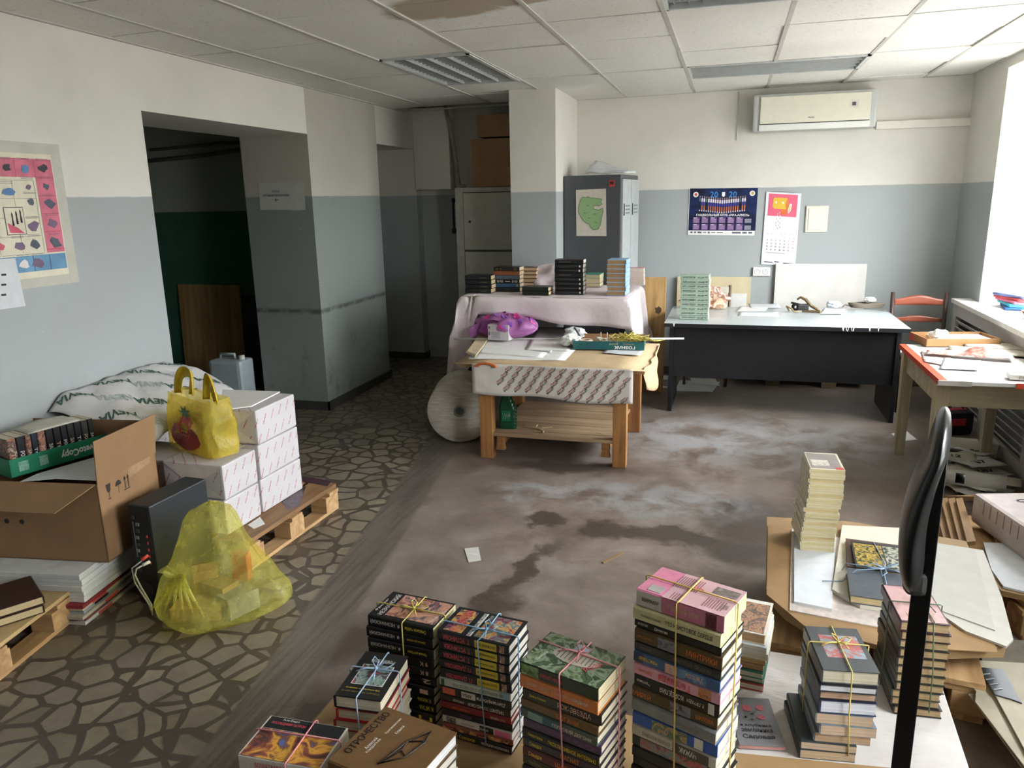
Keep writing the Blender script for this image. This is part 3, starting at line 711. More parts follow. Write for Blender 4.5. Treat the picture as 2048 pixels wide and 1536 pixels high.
for x, s in ((-.345, 1), (.345, -1)): m = MB(); m.box((x, 0, .125), (.05, .80, .055), 0, .003); m.prism([(-.03, 0), (.03, 0), (.02, .05), (-.02, .05)], -.02, .02, 0, Matrix.Translation((x, -.39, .06)) @ Matrix.Rotation(R(90), 4, 'X')); m.build('shelf_bearer', MW, r)
t = NT('printed_wrapping', .6); t.col(t.mix(t.noise(t.coord(), 9, 4), lin('c4bfb6'), lin('dad6cf'))); t.bump(t.noise(t.coord(), 7, 4), .3, .02); M_wrap = t.m
def ap(x, y):                           # the wrapping hung over the front edge; y measured down from the top
    return Vector((x, -.472-.006*math.sin(x*9)-.012*y-.004*nz(x*6, y*9), .648-y*.99))
m = MB()
def hem(u): return .195+.03*u+.008*math.sin(u*11)
m.surf(lambda u, v: ap(-.50+1.02*u, v*hem(u)), 40, 10, 0, .0012)
o = m.build('printed_wrapper', M_wrap, None, (-1.05, 4.95, 0)); tag(o, 'printed white wrapping paper hanging over the front edge of the workbench', 'wrapping paper')
m = MB(); k = 0
for i in range(19):
    for j in range(5):
        x, y = -.33+.070*i-.028*j, .024+.042*j
        if x < -.32 or x > .495 or y > hem((x+.5)/1.02)-.02: continue
        ca, sa = math.cos(.72), math.sin(.72)
        fn = lambda a, b_, x=x, y=y: ap(x+a*ca-b_*sa, y-(a*sa+b_*ca)) + Vector((0, -.0035, 0))
        lettering(m, 'BALLET', (lambda a, b_, f=fn: f(a, b_-.008)), w=.060, h=.013, mi=0, bold=.03); lettering(m, 'classic', (lambda a, b_, f=fn: f(a-.004, b_+.007)), w=.042, h=.010, mi=1, bold=.03)
m.build('print', [mat('5b4a48', .6), mat('b5625c', .6)], o)
# black desk
r = thing('office_desk', 'long black office desk with white worn top along the back wall', 'desk', (.39, 6.3, 0))
MD = mat('17181b', .45, .2, 25)
m = MB(); m.box((0, -.02, .707), (1.70, .95, .026), 0, .003, 0); m.build('desktop', mat('b2b9ba', .25, .04, 6), r, label='white desktop with scuffed edge')
m = MB(); m.box((0, -.497, .705), (1.70, .004, .028)); m.build('edge_band', MD, r)
for x in (-.80, .80): m = MB(); m.box((x, -.08, .347), (.03, .62 if x < 0 else .62, .694), 0, .002); m.build('side_panel', MD, r)
m = MB(); m.box((0, -.36, .485), (1.57, .02, .41), 0, .002); m.build('front_panel', MD, r)
m = MB()
rg = random.Random(4)
for k in range(9):
    x = rg.choice([-.76, -.2, .2, .42, .45, .5, .58, .66, .72, .78])+rg.uniform(-.03, .03); s = rg.uniform(.004, .009)
    m._add([(x-s, -.4995, .72), (x+s, -.4995, .72), (x+s*.4, -.4995, .70-s), (x-s*.5, -.4995, .702)], [(0, 1, 2, 3)])
m.build('chipped_edge', M_white, r)
# pallet behind the desk, only feet in view
m = MB()
for px in (1544, 1655): p = PY(px, 775, 6.98); m.box((p.x, 6.98, .05), (.12, .12, .10))
m.bb((.1, 6.92, .10), (1.2, 7.2, .125)); o = m.build('low_pallet', wood('6b5b46', '8d7a5e', 0, .5)); tag(o, 'wooden pallet on the floor seen under the black desk', 'pallet')
# wooden chair by the desk's right end
M_ch = wood('6a3322', '8c4a34', 0, .8, .35); M_chd = mat('3b2a22', .45)
def chair(lab, loc_, rz, seatm, posts):
    r = thing('wooden_chair', lab, 'chair', loc_, rz)
    m = MB(); m.box((0, 0, .43), (.40, .40, .03), 0, .008); m.box((0, 0, .455), (.38, .38, .025), 0, .01, 1); m.build('seat', [posts, seatm], r)
    for x in (-.19, .19):
        m = MB(); m.tube([(x, .20, 0), (x, .19, .45), (x*1.02, .215, .88)], .016, 8); m.build('back_post', posts, r)
        m = MB(); m.tube([(x*.95, -.18, 0), (x*.95, -.18, .42)], .017, 8); m.build('leg', posts, r)
    for z, h, amp in ((.80, .045, .035), (.66, .03, .018)):
        m = MB(); m.surf(lambda u, v: (-.185+.37*u, .205+.02*(z-.4), z+h*(v-.5)*2*.5+amp*v*math.sin(math.pi*u)**2), 20, 4, 0, .018); m.build('back_slat', M_ch, r)
    m = MB(); m.box((0, -.18, .22), (.34, .015, .02)); m.box((0, .195, .2), (.34, .015, .02)); m.build('stretcher', posts, r)
    return r
chair('wooden chair with curved reddish back slats beside the radiator cover', (1.46, 6.42, 0), R(3), M_white, M_chd)
r = thing('side_chair', 'chair behind the pile of green books, its thin back post showing', 'chair', (-.17, 6.98, 0), R(0))
m = MB(); m.box((0, 0, .43), (.38, .36, .03), 0, .006); m.build('seat', mat('8a5a38', .5), r)
for x in (-.18, .18): m = MB(); m.tube([(x, -.15, 0), (x, -.16, .45), (x, -.17, .90)], .013, 8); m.build('back_post', mat('6b5a4a', .4), r); m = MB(); m.tube([(x*.9, .15, 0), (x*.9, .15, .42)], .013, 8); m.build('leg', mat('6b5a4a', .4), r)
m = MB(); m.box((0, -.17, .86), (.34, .02, .05), 0, .004); m.build('back_rail', mat('c9c2b4', .4), r)
# right table
r = thing('worn_table', 'worn pale wooden table with red taped edge by the radiator cover', 'table', (1.40, 4.84, 0))
MT = wood('a69a80', 'c4b89b', 2, .6); 
for x, y in ((-.29, -.46), (-.29, .36), (.20, .36), (.24, -.46)):
    m = MB(); m.box((x, y, .335), (.055, .055, .67), 0, .003, 0, None, (.07, .07)); m.build('leg', MT, r)
for (c, d) in (((-.02, -.47, .61), (.51, .02, .13)), ((-.02, .37, .61), (.51, .02, .13)), ((-.29, -.05, .61), (.02, .80, .13)), ((.25, -.05, .61), (.02, .8, .13))):
    m = MB(); m.box(c, d, 0, .002); m.build('apron', wood('9c937c', 'b8ae93', 0, .6), r)
m = MB(); m.box((-.017, -.05, .69), (.61, 1.02, .022), 0, .003); m.build('tabletop', mat('cfcdc9', .4, .06), r)
m = MB(); m.bb((-.330, -.55, .674), (-.328, .46, .7035)); m.bb((-.33, -.55, .7012), (-.29, .46, .7025)); m.bb((.02, -.566, .674), (.288, -.558, .702)); m.bb((-.336, -.566, .676), (-.18, -.558, .7025), 0, 1); m.build('edge_tape', [mat('c4492f', .45, .2, 30), mat('b9b5ae', .5)], r, label='torn red tape along the table edge')
# radiator cover with louvres along the window
r = thing('radiator_cover', 'grey slatted radiator cover under the window sill', 'radiator cover', (1.72, 5.1, 0))
MR = mat('b5b0ac', .5, .06, 15); X0 = 0
for y in (1.52, .62, -.22, -1.0): m = MB(); m.box((.0, y, .40), (.03, .09, .80), 0, .003); m.build('post', MR, r)
m = MB(); m.box((0, .28, .75), (.028, 2.6, .09), 0, .003); m.build('top_rail', MR, r); m = MB(); m.box((0, .28, .04), (.028, 2.6, .08), 0, .003); m.build('bottom_rail', MR, r)
for y0, y1 in ((.67, 1.47), (-.17, .57), (-.95, -.27)):
    m = MB()
    for k in range(13): m.box((.004, (y0+y1)/2, .11+.05*k), (.006, y1-y0, .046), 0, 0, 0, Matrix.Rotation(R(-42), 4, 'Y'))
    m.build('slats', MR, r)
m = MB(); m.box((.045, 1.57, .40), (.09, .02, .80)); m.build('side', MR, r)
# ------------------------------------------------------------------ books
T_ = {'w': 'd9d6cd', 'y': 'd8c23a', 'r': 'd4525e', 'g': '8b7a45', 'k': '1f1f22', 'o': 'd9773a', 'v': '7b5a8f', 'b': '5e86b8', 'd': '6f665a', 'c': 'd7b7a0'}
def ink(k): return mat(T_[k], .45, .04)
ORD = ['topmost', 'second', 'third', 'fourth', 'fifth', 'sixth', 'seventh', 'eighth', 'ninth', 'tenth', 'eleventh', 'twelfth', 'thirteenth', 'fourteenth', 'fifteenth', 'sixteenth', 'seventeenth', 'eighteenth', 'nineteenth', 'twentieth', 'twenty-first', 'twenty-second', 'twenty-third']
def book(lab, L, Wd, t, cover, leaf='d8cdb2', hard=True, spine=(), top=None, loc=(0, 0, 0), rz=0, group=None, topfn=None, spine_band=None, cat='book'):
    """spine along x at y = -Wd/2; thickness t; leaves show on the other three sides"""
    r = thing('book', lab, cat, loc, rz, group)
    cm = cover if not isinstance(cover, str) else mat(cover, .38, .10, 30)
    o, b = (.0028, .0026) if hard else (.0004, .0011)
    m = MB(); x, y = L/2, Wd/2
    pr = [(y, 0), (-y+.004, 0), (-y, .003), (-y, t-.003), (-y+.004, t), (y, t), (y, t-b), (-y+b+.002, t-b), (-y+b+.002, b), (y, b)]
    v = [(s, p, q) for s in (-x, x) for p, q in pr]; n = len(pr)
    m._add(v, [(i, (i+1) % n, n+(i+1) % n, n+i) for i in range(n)] + [(0, 1, 2, 3, 8, 9), (3, 4, 5, 6, 7, 8)] + [tuple(n+i for i in f[::-1]) for f in ((0, 1, 2, 3, 8, 9), (3, 4, 5, 6, 7, 8))])
    m.build('cover', cm, r)
    m = MB(); m.bb((-x+o, -y+b+.003, b), (x-o, y-o, t-b)); m.build('pages', pages(leaf), r)
    ys = -y-.0004
    if spine_band:
        m = MB(); ms = []
        for i, (u0, u1, c) in enumerate(spine_band):
            ms.append(c if not isinstance(c, str) else mat(c, .4, .08)); m.quad([(-x+L*u0, ys+.0001, .003), (-x+L*u1, ys+.0001, .003), (-x+L*u1, ys+.0001, t-.003), (-x+L*u0, ys+.0001, t-.003)], i)
        m.build('spine_panel', ms, r)
    if spine:
        m = MB(); ms = []
        for (s, c, u, w, hh, fl) in spine:
            if c not in ms: ms.append(c)
            V, F, asp = text_mesh(s, .012); hw = min(t*hh, w*L/asp*1.6)
            lettering(m, s, flat((-x+L*u, ys-.0003, t/2), (1, 0, 0), (0, 0, 1), .0004), w=w*L, h=hw, mi=ms.index(c), flip=fl)
        m.build('spine_lettering', [ink(c) for c in ms], r)
    if topfn: topfn(r, L, Wd, t)
    return r
def pic(r, u0, u1, v0, v1, m_, L, Wd, t, name='cover_picture', lift=.0005):
    m = MB(); a, b = -L/2+L*u0, -L/2+L*u1; c, d = -Wd/2+Wd*v0, -Wd/2+Wd*v1
    m.bb((a, c, t), (b, d, t+lift)); m.build(name, m_, r)
def toptext(r, items, L, Wd, t, name='cover_lettering'):
    m = MB(); ms = []
    for (s, c, u, v, w, h, ang) in items:
        if c not in ms: ms.append(c)
        a = R(ang); lettering(m, s, flat((-L/2+L*u, -Wd/2+Wd*v, t+.0008), (math.cos(a), math.sin(a), 0), (-math.sin(a), math.cos(a), 0), .0002), w=w, h=h, mi=ms.index(c))
    m.build(name, [ink(c) for c in ms], r)
def stack(specs, fr, rz, base, L, Wd, group, where, right=True, jit=.004, seed=1, face='spine'):
    """specs run from the top book down; fr: front right (or left) corner of the pile; front edge at angle rz"""
    rg = random.Random(seed); z = base + sum(s['t'] for s in specs); n = len(specs); out = []
    ca, sa = math.cos(rz), math.sin(rz)
    fw, fd = (L, Wd) if face in ('spine', 'fore') else (Wd, L)
    sx = -1 if right else 1
    cx = fr[0] + ca*sx*fw/2 - sa*fd/2; cy = fr[1] + sa*sx*fw/2 + ca*fd/2
    ang = rz + {'spine': 0, 'left': R(-90), 'fore': R(180), 'right': R(90)}[face]
    for i, s in enumerate(specs):
        z -= s['t']; l = s.get('L', L); w = s.get('W', Wd)
        lab = '%s, %s of %s' % (s['d'], ORD[i] if i < n-1 else 'bottom book', where) if not s.get('lab') else s['lab']
        # keep the visible faces of the pile flush
        dx, dy = rg.uniform(-jit, jit), rg.uniform(-jit, jit)
        if face == 'spine': dy += (w-Wd)/2; dx += sx*(l-L)/2
        ox, oy = ca*dx-sa*dy, sa*dx+ca*dy
        if s.get('off'): ox += s['off'][0]; oy += s['off'][1]
        out.append(book(lab, l, w, s['t']-.0004, s['c'], s.get('leaf', 'd8cdb2'), s.get('hard', True), s.get('sp', ()), None, (cx+ox, cy+oy, z), ang+rg.uniform(-.025, .025)+s.get('rz', 0), group, s.get('top'), s.get('band')))
    return out, (cx, cy, base + sum(s['t'] for s in specs))
def twine(lab, c, rz, fw, fd, z0, z1, col, cat='twine', fx=(0, 0), long=True, cross=True, bow=True, seed=0):
    """string tied round a pile: loops over the top and down the sides, knotted on top"""
    rg = random.Random(seed); mt = mat(col, .5, .15); r = thing('twine', lab, cat, (c[0], c[1], z0), rz)
    hz = z1-z0; g = .0035; x, y = fw/2+g, fd/2+g; m = MB()
    def w(): return rg.uniform(-.004, .004)
    if cross: m.tube([(fx[0]+.012, -y, .02), (fx[0]+.006+w(), -y, hz*.5), (fx[0]+w(), -y-.001, hz+g*.4), (fx[0]+w(), -y+.006, hz+g), (fx[0]+w(), y-.006, hz+g), (fx[0], y, hz+g*.4), (fx[0]+w(), y, hz*.5), (fx[0], y, .02)], .0019, 5)
    if long: m.tube([(-x, fx[1], .02), (-x, fx[1]+w(), hz*.5), (-x, fx[1]+w(), hz+g*.4), (-x+.006, fx[1], hz+g), (x-.006, fx[1]+w(), hz+g), (x, fx[1], hz+g*.4), (x, fx[1]+w(), hz*.5), (x, fx[1], .02)], .0019, 5)
    m.build('loop', mt, r)
    if bow:
        m = MB(); p = Vector((fx[0], fx[1], hz+g+.003))
        for k in range(4):
            a = k*1.57+.5+rg.uniform(-.3, .3); l = rg.uniform(.028, .045); d = Vector((math.cos(a), math.sin(a), 0)); s_ = Vector((-d.y, d.x, 0))
            m.tube([p, p+d*l*.5+s_*.008+Vector((0, 0, .010)), p+d*l+Vector((0, 0, .007)), p+d*l*.6-s_*.009+Vector((0, 0, .003)), p] if k < 2 else [p, p+d*l*.7+Vector((0, 0, .006)), p+d*l*1.3+Vector((0, 0, .001))], .0018, 5)
        m.lathe([(0, -.004), (.005, -.002), (.006, .002), (0, .005)], 8, p); m.build('knot', mt, r)
    return r
Z2 = .2
def S_(d, t, c, sp=(), **k): return dict(d=d, t=t, c=c, sp=sp, **k)
ND = 'black detective novel'
# ---- pile A: far left of the front pallet
def topA(r, L, Wd, t):
    pic(r, .22, .98, .12, .95, art(['1c1b20', '8c5a4a', 'c9957c', '3f4a5a', 'a9544e'], 20, 2), L, Wd, t)
    toptext(r, [('НЕЗНАНСКИЙ', 'w', .14, .5, .115, .019, 90), ('Фридрих', 'w', .05, .45, .07, .010, 90), ('Опасное хобби', 'w', .92, .4, .075, .009, 78)], L, Wd, t)
A_ = [S_('black thriller with face on cover', .034, '16171a', [('Ф. НЕЗНАНСКИЙ', 'w', .27, .46, .45, 1), ('Опасное хобби', 'y', .74, .32, .4, 1)], top=topA, hard=False, leaf='d8cf9d'),
      S_('black book with white author lettering', .033, '17181b', [('Ф. НЕЗНАНСКИЙ', 'w', .28, .46, .42, 1), ('Девочка для шпиона', 'y', .76, .28, .36, 1)], hard=False),
      S_('black book with white author lettering', .033, '15161a', [('Ф. НЕЗНАНСКИЙ', 'w', .28, .46, .42, 1), ('Прощай для Паука', 'y', .76, .28, .36, 1)], hard=False)]
for k, tx in enumerate(('9 К', '8 К', '2', '1', 'К ЖИЗНЬ', 'К ИГРА', 'П', 'К')):
    A_.append(S_('black paperback with number on spine' if k < 4 else 'black paperback with small yellow label', .0285, ['1b1a18', '26211a', '191919', '17171a', '141416', '16161a', '1a1b18', '151515'][k], [(tx, 'c' if k < 4 else 'y', .86, .12 if k < 4 else .2, .5, 1)], hard=k % 3 == 0, L=.215 if k else .207))
WA = 'the dark back left pile'
_, cA = stack(A_, (-.735, 1.716), R(-5.3), Z2, .207, .140, 'dark thrillers at the back left of the front pallet', WA, seed=2)
twine('yellow twine with a bow around the back left pile', cA, R(-5.3), .212, .145, Z2, cA[2], 'c9bd62', fx=(.012, 0), seed=1)
# ---- pile M: black cover with framed picture, red covers below
def topM(r, L, Wd, t):
    pic(r, .29, .73, .18, .86, M_paper, L, Wd, t, 'picture_frame'); pic(r, .30, .72, .20, .84, art(['2f4a3d', '6a8f78', '9aa7a5', '1f2a26', 'b0555a', 'a8a090'], 24, 5), L, Wd, t+.0005)
    toptext(r, [('АЛЕКСАНДРА', 'w', .17, .55, .05, .007, 270), ('МАРИНИНА', 'w', .21, .55, .066, .012, 270), ('Не мешайте палачу', 'y', .82, .5, .09, .007, 270), ('Стилист. Иллюзия греха', 'g', .89, .5, .10, .008, 270)], L, Wd, t)
M_ = [S_('black hardback with framed green picture', .036, '1a1b1d', top=topM, leaf='d9cfb4')] + [S_('red covered hardback' if k < 2 else 'pale paperback', .031, c, leaf='d6ccb0') for k, c in enumerate(('a3222c', 'a8252e', 'd6d2c4', 'cfcabb', 'd3cec1', 'c3bcaf', 'b9b4a6', 'a03030'))]
ca = math.atan2(1.439-1.442, .124)
_, cM = stack(M_, (-.768, 1.452), R(2), .2, .19, .125, 'red edged books in the left middle of the front pallet', 'the green picture pile', seed=5, face='left')
twine('pale blue twine tied around the pile with the green framed picture', cM, R(2), .130, .195, Z2, cM[2], '9fb4cc', fx=(.004, .02), seed=3)
# ---- pile F: soldiers cover at the lower left
def topF(r, L, Wd, t):
    pic(r, 0.02, .98, .70, .99, mat('1d2022', .4), L, Wd, t, 'title_band'); pic(r, .02, .98, .01, .69, art(['52669a', '6f4636', 'd9a23c', '8a4a3c', '3b2c30', 'c07a4a'], 15, 8), L, Wd, t)
    toptext(r, [('ПОСЛЕДНИЙ ПАТРОН', 'r', .30, .84, .09, .012, 0), ('Альберт', 'w', .3, .93, .045, .008, 0), ('КОММАНДОС', 'w', .4, .62, .07, .010, 0)], L, Wd, t+.0006)
def mkF(k): return S_('white spined paperback' if k else 'paperback with soldiers and flames on the cover', .040 if not k else .03, ['d5d2c8', 'c9c4b6', 'b8b09f', '8d4a3c', 'cfc8b8', '3a3f46', 'b9b2a0', 'c9c2b2'][k], [('БЕЛАЯ ГВАРДИЯ', 'r' if k == 0 else 'd', .4, .4, .4, 0)], hard=False, top=topF if not k else None)
_, cF = stack([mkF(k) for k in range(8)], (-1.02, 1.243), R(2.5), .2, .205, .137, 'books in the lower left pile of the front pallet', 'the soldiers cover pile', right=False, seed=9)
twine('pink twine around the pile with the soldiers cover', cF, R(2.5), .21, .142, Z2, cF[2], 'd98a94', fx=(.02, .015), seed=4, bow=False)
# ---- pile O: large brown album
def topO(r, L, Wd, t):
    toptext(r, [('ОТРОЧЕСТВО', 'k', .10, .55, .150, .020, 90), ('Крапивинские', 'w', .30, .76, .058, .008, 90), ('Клинки', 'w', .40, .74, .03, .008, 90), ('Алексей', 'w', .25, .42, .04, .009, 90), ('Кондратьев', 'w', .30, .40, .05, .009, 90)], L, Wd, t)
    m = MB(); f = lambda u, v: (-L/2+L*u, -Wd/2+Wd*v, t+.002)
    P = [(.52, .20), (.60, .62), (.74, .88), (.78, .70), (.72, .42)]
    m.tube([f(*p) for p in P], .0022, 5, closed=True); m.tube([f(.60, .62), f(.74, .70), f(.78, .70)], .0018, 5); m.tube([f(.52, .20), f(.62, .48), f(.72, .42)], .0018, 5); m.tube([f(.60, .62), f(.62, .48)], .0018, 5); m.build('emblem', mat('3a2f26', .5), r, label='dark ship outline')
O_ = [S_('large brown album with dark ship outline', .034, '6b4f31', [('ОТРОЧЕСТВО', 'k', .4, .6, .45, 0)], top=topO, leaf='d9d9d6')] + [S_('large album', .03, c, leaf='cfc9ba') for c in ('4a4438', 'b7ab8e', '6f7a62', '8c7456', '39434a', 'a7a08c', '5a4a3a', '7b6a55')]
ao = math.atan2(1.208-1.252, -.616+.795)
_, cO = stack(O_, (-.600, 1.205), ao, .2, .205, .205, 'large albums at the front of the pallet', 'the large album pile', seed=11)
# ---- pile B: black novels with red author names
def topB(r, L, Wd, t):
    pic(r, .50, .95, .08, .92, art(['1b2c3c', 'b5563c', 'd0a860', '4c7a86', '93303a', '2a2a30'], 30, 11), L, Wd, t); pic(r, .06, .32, .08, .92, art(['2b2328', '8a2f38', 'c9a15a', '2a3a58', '93404a'], 30, 12), L, Wd, t); pic(r, .40, .46, .05, .95, M_paper, L, Wd, t, 'title_strip')
    toptext(r, [('УСТИНОВА', 'r', .2, .5, .115, .026, 90), ('БЛИЗКИЕ ЛЮДИ', 'k', .43, .5, .115, .010, 90)], L, Wd, t+.0006)
def spU(nm, ttl): return [(nm, 'r', .27, .36, .55, 1)], [(.52, .84, 'd0bd3e'), (.87, .95, art(['2a2a2a', 'b08a78', 'd0c8b8'], 60, 4))], ttl
B_ = []
for i, (nm, ttl) in enumerate((('Т. УСТИНОВА', 'БОЛЬШОЕ ЗЛО'), ('Т. УСТИНОВА', 'МОЙ ЛИЧНЫЙ ВРАГ'), ('Т. УСТИНОВА', 'ОДНА ТЕНЬ НА ДВОИХ'), ('П. ДАШКОВА', 'ЛЕГКИЕ ШАГИ БЕЗУМИЯ'), ('П. ДАШКОВА', 'ЗОЛОТОЙ ПЕСОК'))):
    B_.append(S_('black novel with red and yellow spine lettering', .0285, '1a2024', [(nm, 'r', .27, .38, .55, 1), (ttl, 'k', .68, .26, .30, 1)], leaf='d6d2c6', top=topB if i == 0 else None, band=[(.53, .835, mat('cdb83a', .4, .05)), (.87, .94, art(['2a2a2a', 'b08a78', 'd0c8b8'], 60, 4))]))
B_ += [S_('pale green book', .026, 'b9c6bd', [('600 ВОПРОСОВ И ОТВЕТОВ ОБ УХЕ', 'd', .55, .7, .38, 1)], hard=False, leaf='d6d2c6', band=[(.02, .07, '2f5a3f'), (.85, .98, '8fb0c4')]),
       S_('dark book with orange label', .026, '2c2f31', [('Детиарбата', 'w', .72, .4, .5, 1), ('АРБАТА', 'k', .35, .2, .4, 1)], leaf='d6d2c6', band=[(.03, .21, 'd0644a'), (.30, .50, 'c9c6bd')]),
       S_('dark paperback with white lettering', .022, '33302e', [('ПРЕДАЮТ ТОЛЬКО СВОИ', 'w', .66, .5, .6, 1), ('АЛЕКСАНДР', 'w', .27, .16, .4, 1)], hard=False, leaf='d6d2c6'),
       S_('dark red book', .020, '7b2526', [('И ЛЕЙТЕНАНТ ЗА НИМ', 'o', .3, .26, .4, 1), ('П. П. МИКОВ', 'c', .82, .2, .35, 1)], leaf='d6d2c6'),
       S_('black book with faint violet title', .026, '232226', [('КЛАСС', 'v', .35, .16, .4, 1)], leaf='cfcac0'),
       S_('cream book with fish drawing and pink end', .024, 'cfcdc0', [('Джеральд Даррелл', 'd', .38, .2, .25, 0), ('Сюзанна', 'w', .6, .14, .35, 0)], hard=False, leaf='d6d2c6', band=[(.06, .2, art(['cfcdc0', '40403c', 'cfcdc0'], 50, 3)), (.54, .74, '2a292c'), (.76, .98, 'd36f9c')]),
       S_('book with red coloured picture along its spine', .018, '8d4a38', (), hard=False, leaf='d6d2c6', band=[(0, 1, art(['9a2f2c', 'd9a06a', '3a2a2a', 'b8443c', 'c9b08a'], 35, 7))]),
       S_('black book with yellow and white lettering', .023, '1b1b1d', [('Виктор Суворов', 'y', .26, .44, .6, 0), ('ПОСЛЕДНЯЯ РЕСПУБЛИКА', 'w', .77, .4, .5, 0)], leaf='d6d2c6')]
_, cB = stack(B_, (-.507, 1.686), R(-7.5), Z2, .212, .132, 'novels in the blue twined pile', 'the blue twined pile', seed=3, jit=.003)
twine('blue twine with a bow tied around the pile of red lettered novels', cB, R(-7.5), .217, .137, Z2, cB[2], '8fb6d4', fx=(.02, -.02), seed=7)
# ---- pile C: green garden cover
def topC(r, L, Wd, t):
    pic(r, .01, .99, .01, .99, art(['26382a', '4f6a45', '33472f', '8fa083', '5d6f4a', '2a3326'], 22, 21), L, Wd, t)
    pic(r, .42, .60, .72, .90, mat('9fb4c4', .4, .1), L, Wd, t+.0004, 'house_picture')
    m = MB(); m._add([(L*.03+.062*math.cos(i*.393), .006+.030*math.sin(i*.393), t+.0014) for i in range(16)], [tuple(range(16))]); m.build('title_oval', mat('b9b7a6', .4, .06), r)
    m = MB()
    for k in range(9): m.box((L*.03-.045+.011*k, .006, t+.0018), (.002, .036, .0005))
    m.build('title_lines', mat('7a6a60', .5), r)
    toptext(r, [('РОЗА', 'r', .78, .45, .05, .016, 60), ('Диалоги', 'w', .17, .3, .04, .008, 80)], L, Wd, t+.0008)
C_ = [S_('green garden paperback with pink title', .034, '2c3a2c', [('ЭЙЛИН ДРЕЙЕР', 'r', .42, .3, .45, 1)], top=topC, hard=False, leaf='d3c59f', band=[(.02, .25, art(['2c3a2c', '7fa05c', 'b0c0a0'], 40, 5))]),
      S_('orange spined novel', .036, 'cf7d42', [('ДЖУДИТ МАКНОТ. ПУТЬ И СТРЕЛА ЛЮБВИ', 'c', .45, .7, .35, 0), ('СИДНИ', 'w', .78, .2, .3, 0)], leaf='d3c59f'),
      S_('dark book titled in pale letters', .030, '33302c', [('Джеки Коллинз', 'y', .2, .22, .5, 0), ('РОК-ЗВЕЗДА', 'c', .67, .42, .55, 0)]),
      S_('brown gold book', .026, '6a5230', [('БОГАЧИ', 'o', .62, .28, .5, 0)]), S_('teal and brown book', .026, '4d5a55', [('ПОПРОБУЙ ДОГОНИ', 'w', .68, .5, .5, 0)], band=[(.1, .3, '7a9a94'), (.3, .55, '3a6068')]),
      S_('violet book', .027, '4f4059', [('ПРОКЛЯТИЕ НАДЕЖДЫ', 'v', .62, .62, .5, 0)]), S_('dark book with yellow title', .027, '2b2a2a', [('Сандра Браун', 'y', .18, .2, .55, 0), ('ЭКСКЛЮЗИВНОЕ ИНТЕРВЬЮ', 'y', .66, .62, .5, 0)]),
      S_('grey blue book', .026, '3a3c48', [('Сандра', 'y', .17, .16, .5, 0), ('МАГНАТ', 'o', .62, .24, .5, 0)]), S_('wine red and blue book', .027, '5a3038', [('Сандра', 'y', .17, .18, .5, 0), ('ШАРАДА', 'o', .6, .32, .55, 0)], band=[(.75, 1, '364a6c')]),
      S_('dark slate book', .027, '3a3f3a', [('Нора Робертс', 'g', .17, .18, .5, 0), ('ГОРЯЧИЙ ЛЁД', 'c', .6, .42, .55, 0)])] + [S_('dark book', .027, c) for c in ('2a2a2e', '4a3a34', '333a40', '2b2724')]
_, cC = stack(C_, (-.237, 1.478), R(-17), Z2, .207, .147, 'novels in the pile with the green garden cover', 'the green topped pile', seed=4, jit=.003)
twine('pink twine tied around the pile with the green garden cover', cC, R(-17), .212, .152, Z2, cC[2], 'd98d92', fx=(.005, .02), seed=9)
# ---- pile D: pink cover
def topD(r, L, Wd, t):
    pic(r, .30, 1, 0, 1, mat('c9a3a8', .4, .08), L, Wd, t, 'pale_half'); pic(r, .10, .26, .08, .30, mat('a9a6a0', .4), L, Wd, t+.0004, 'grey_label'); pic(r, .70, .97, .62, .88, art(['8a7a74', '6a5f5c', 'a0938c'], 40, 3), L, Wd, t+.0004, 'stamp')
    m = MB()
    for k in range(11): m.box((-L*.2+.0055*k*1.0, .022+.001*(k % 2), t+.0009), (.0022, .058, .0004)); 
    for k in range(8): m.box((L*.22+.006*k, -.028, t+.0009), (.0022, .045-.003*(k % 3), .0004))
    for k in range(5): m.box((-L*.12+.006*k, -.045, t+.0009), (.002, .03, .0004))
    m.build('blurb_text', mat('8a5f66', .5), r)
    toptext(r, [('Даль', 'r', .55, .6, .03, .02, 0), ('ББК', 'd', .93, .28, .02, .016, 90)], L, Wd, t+.0006)
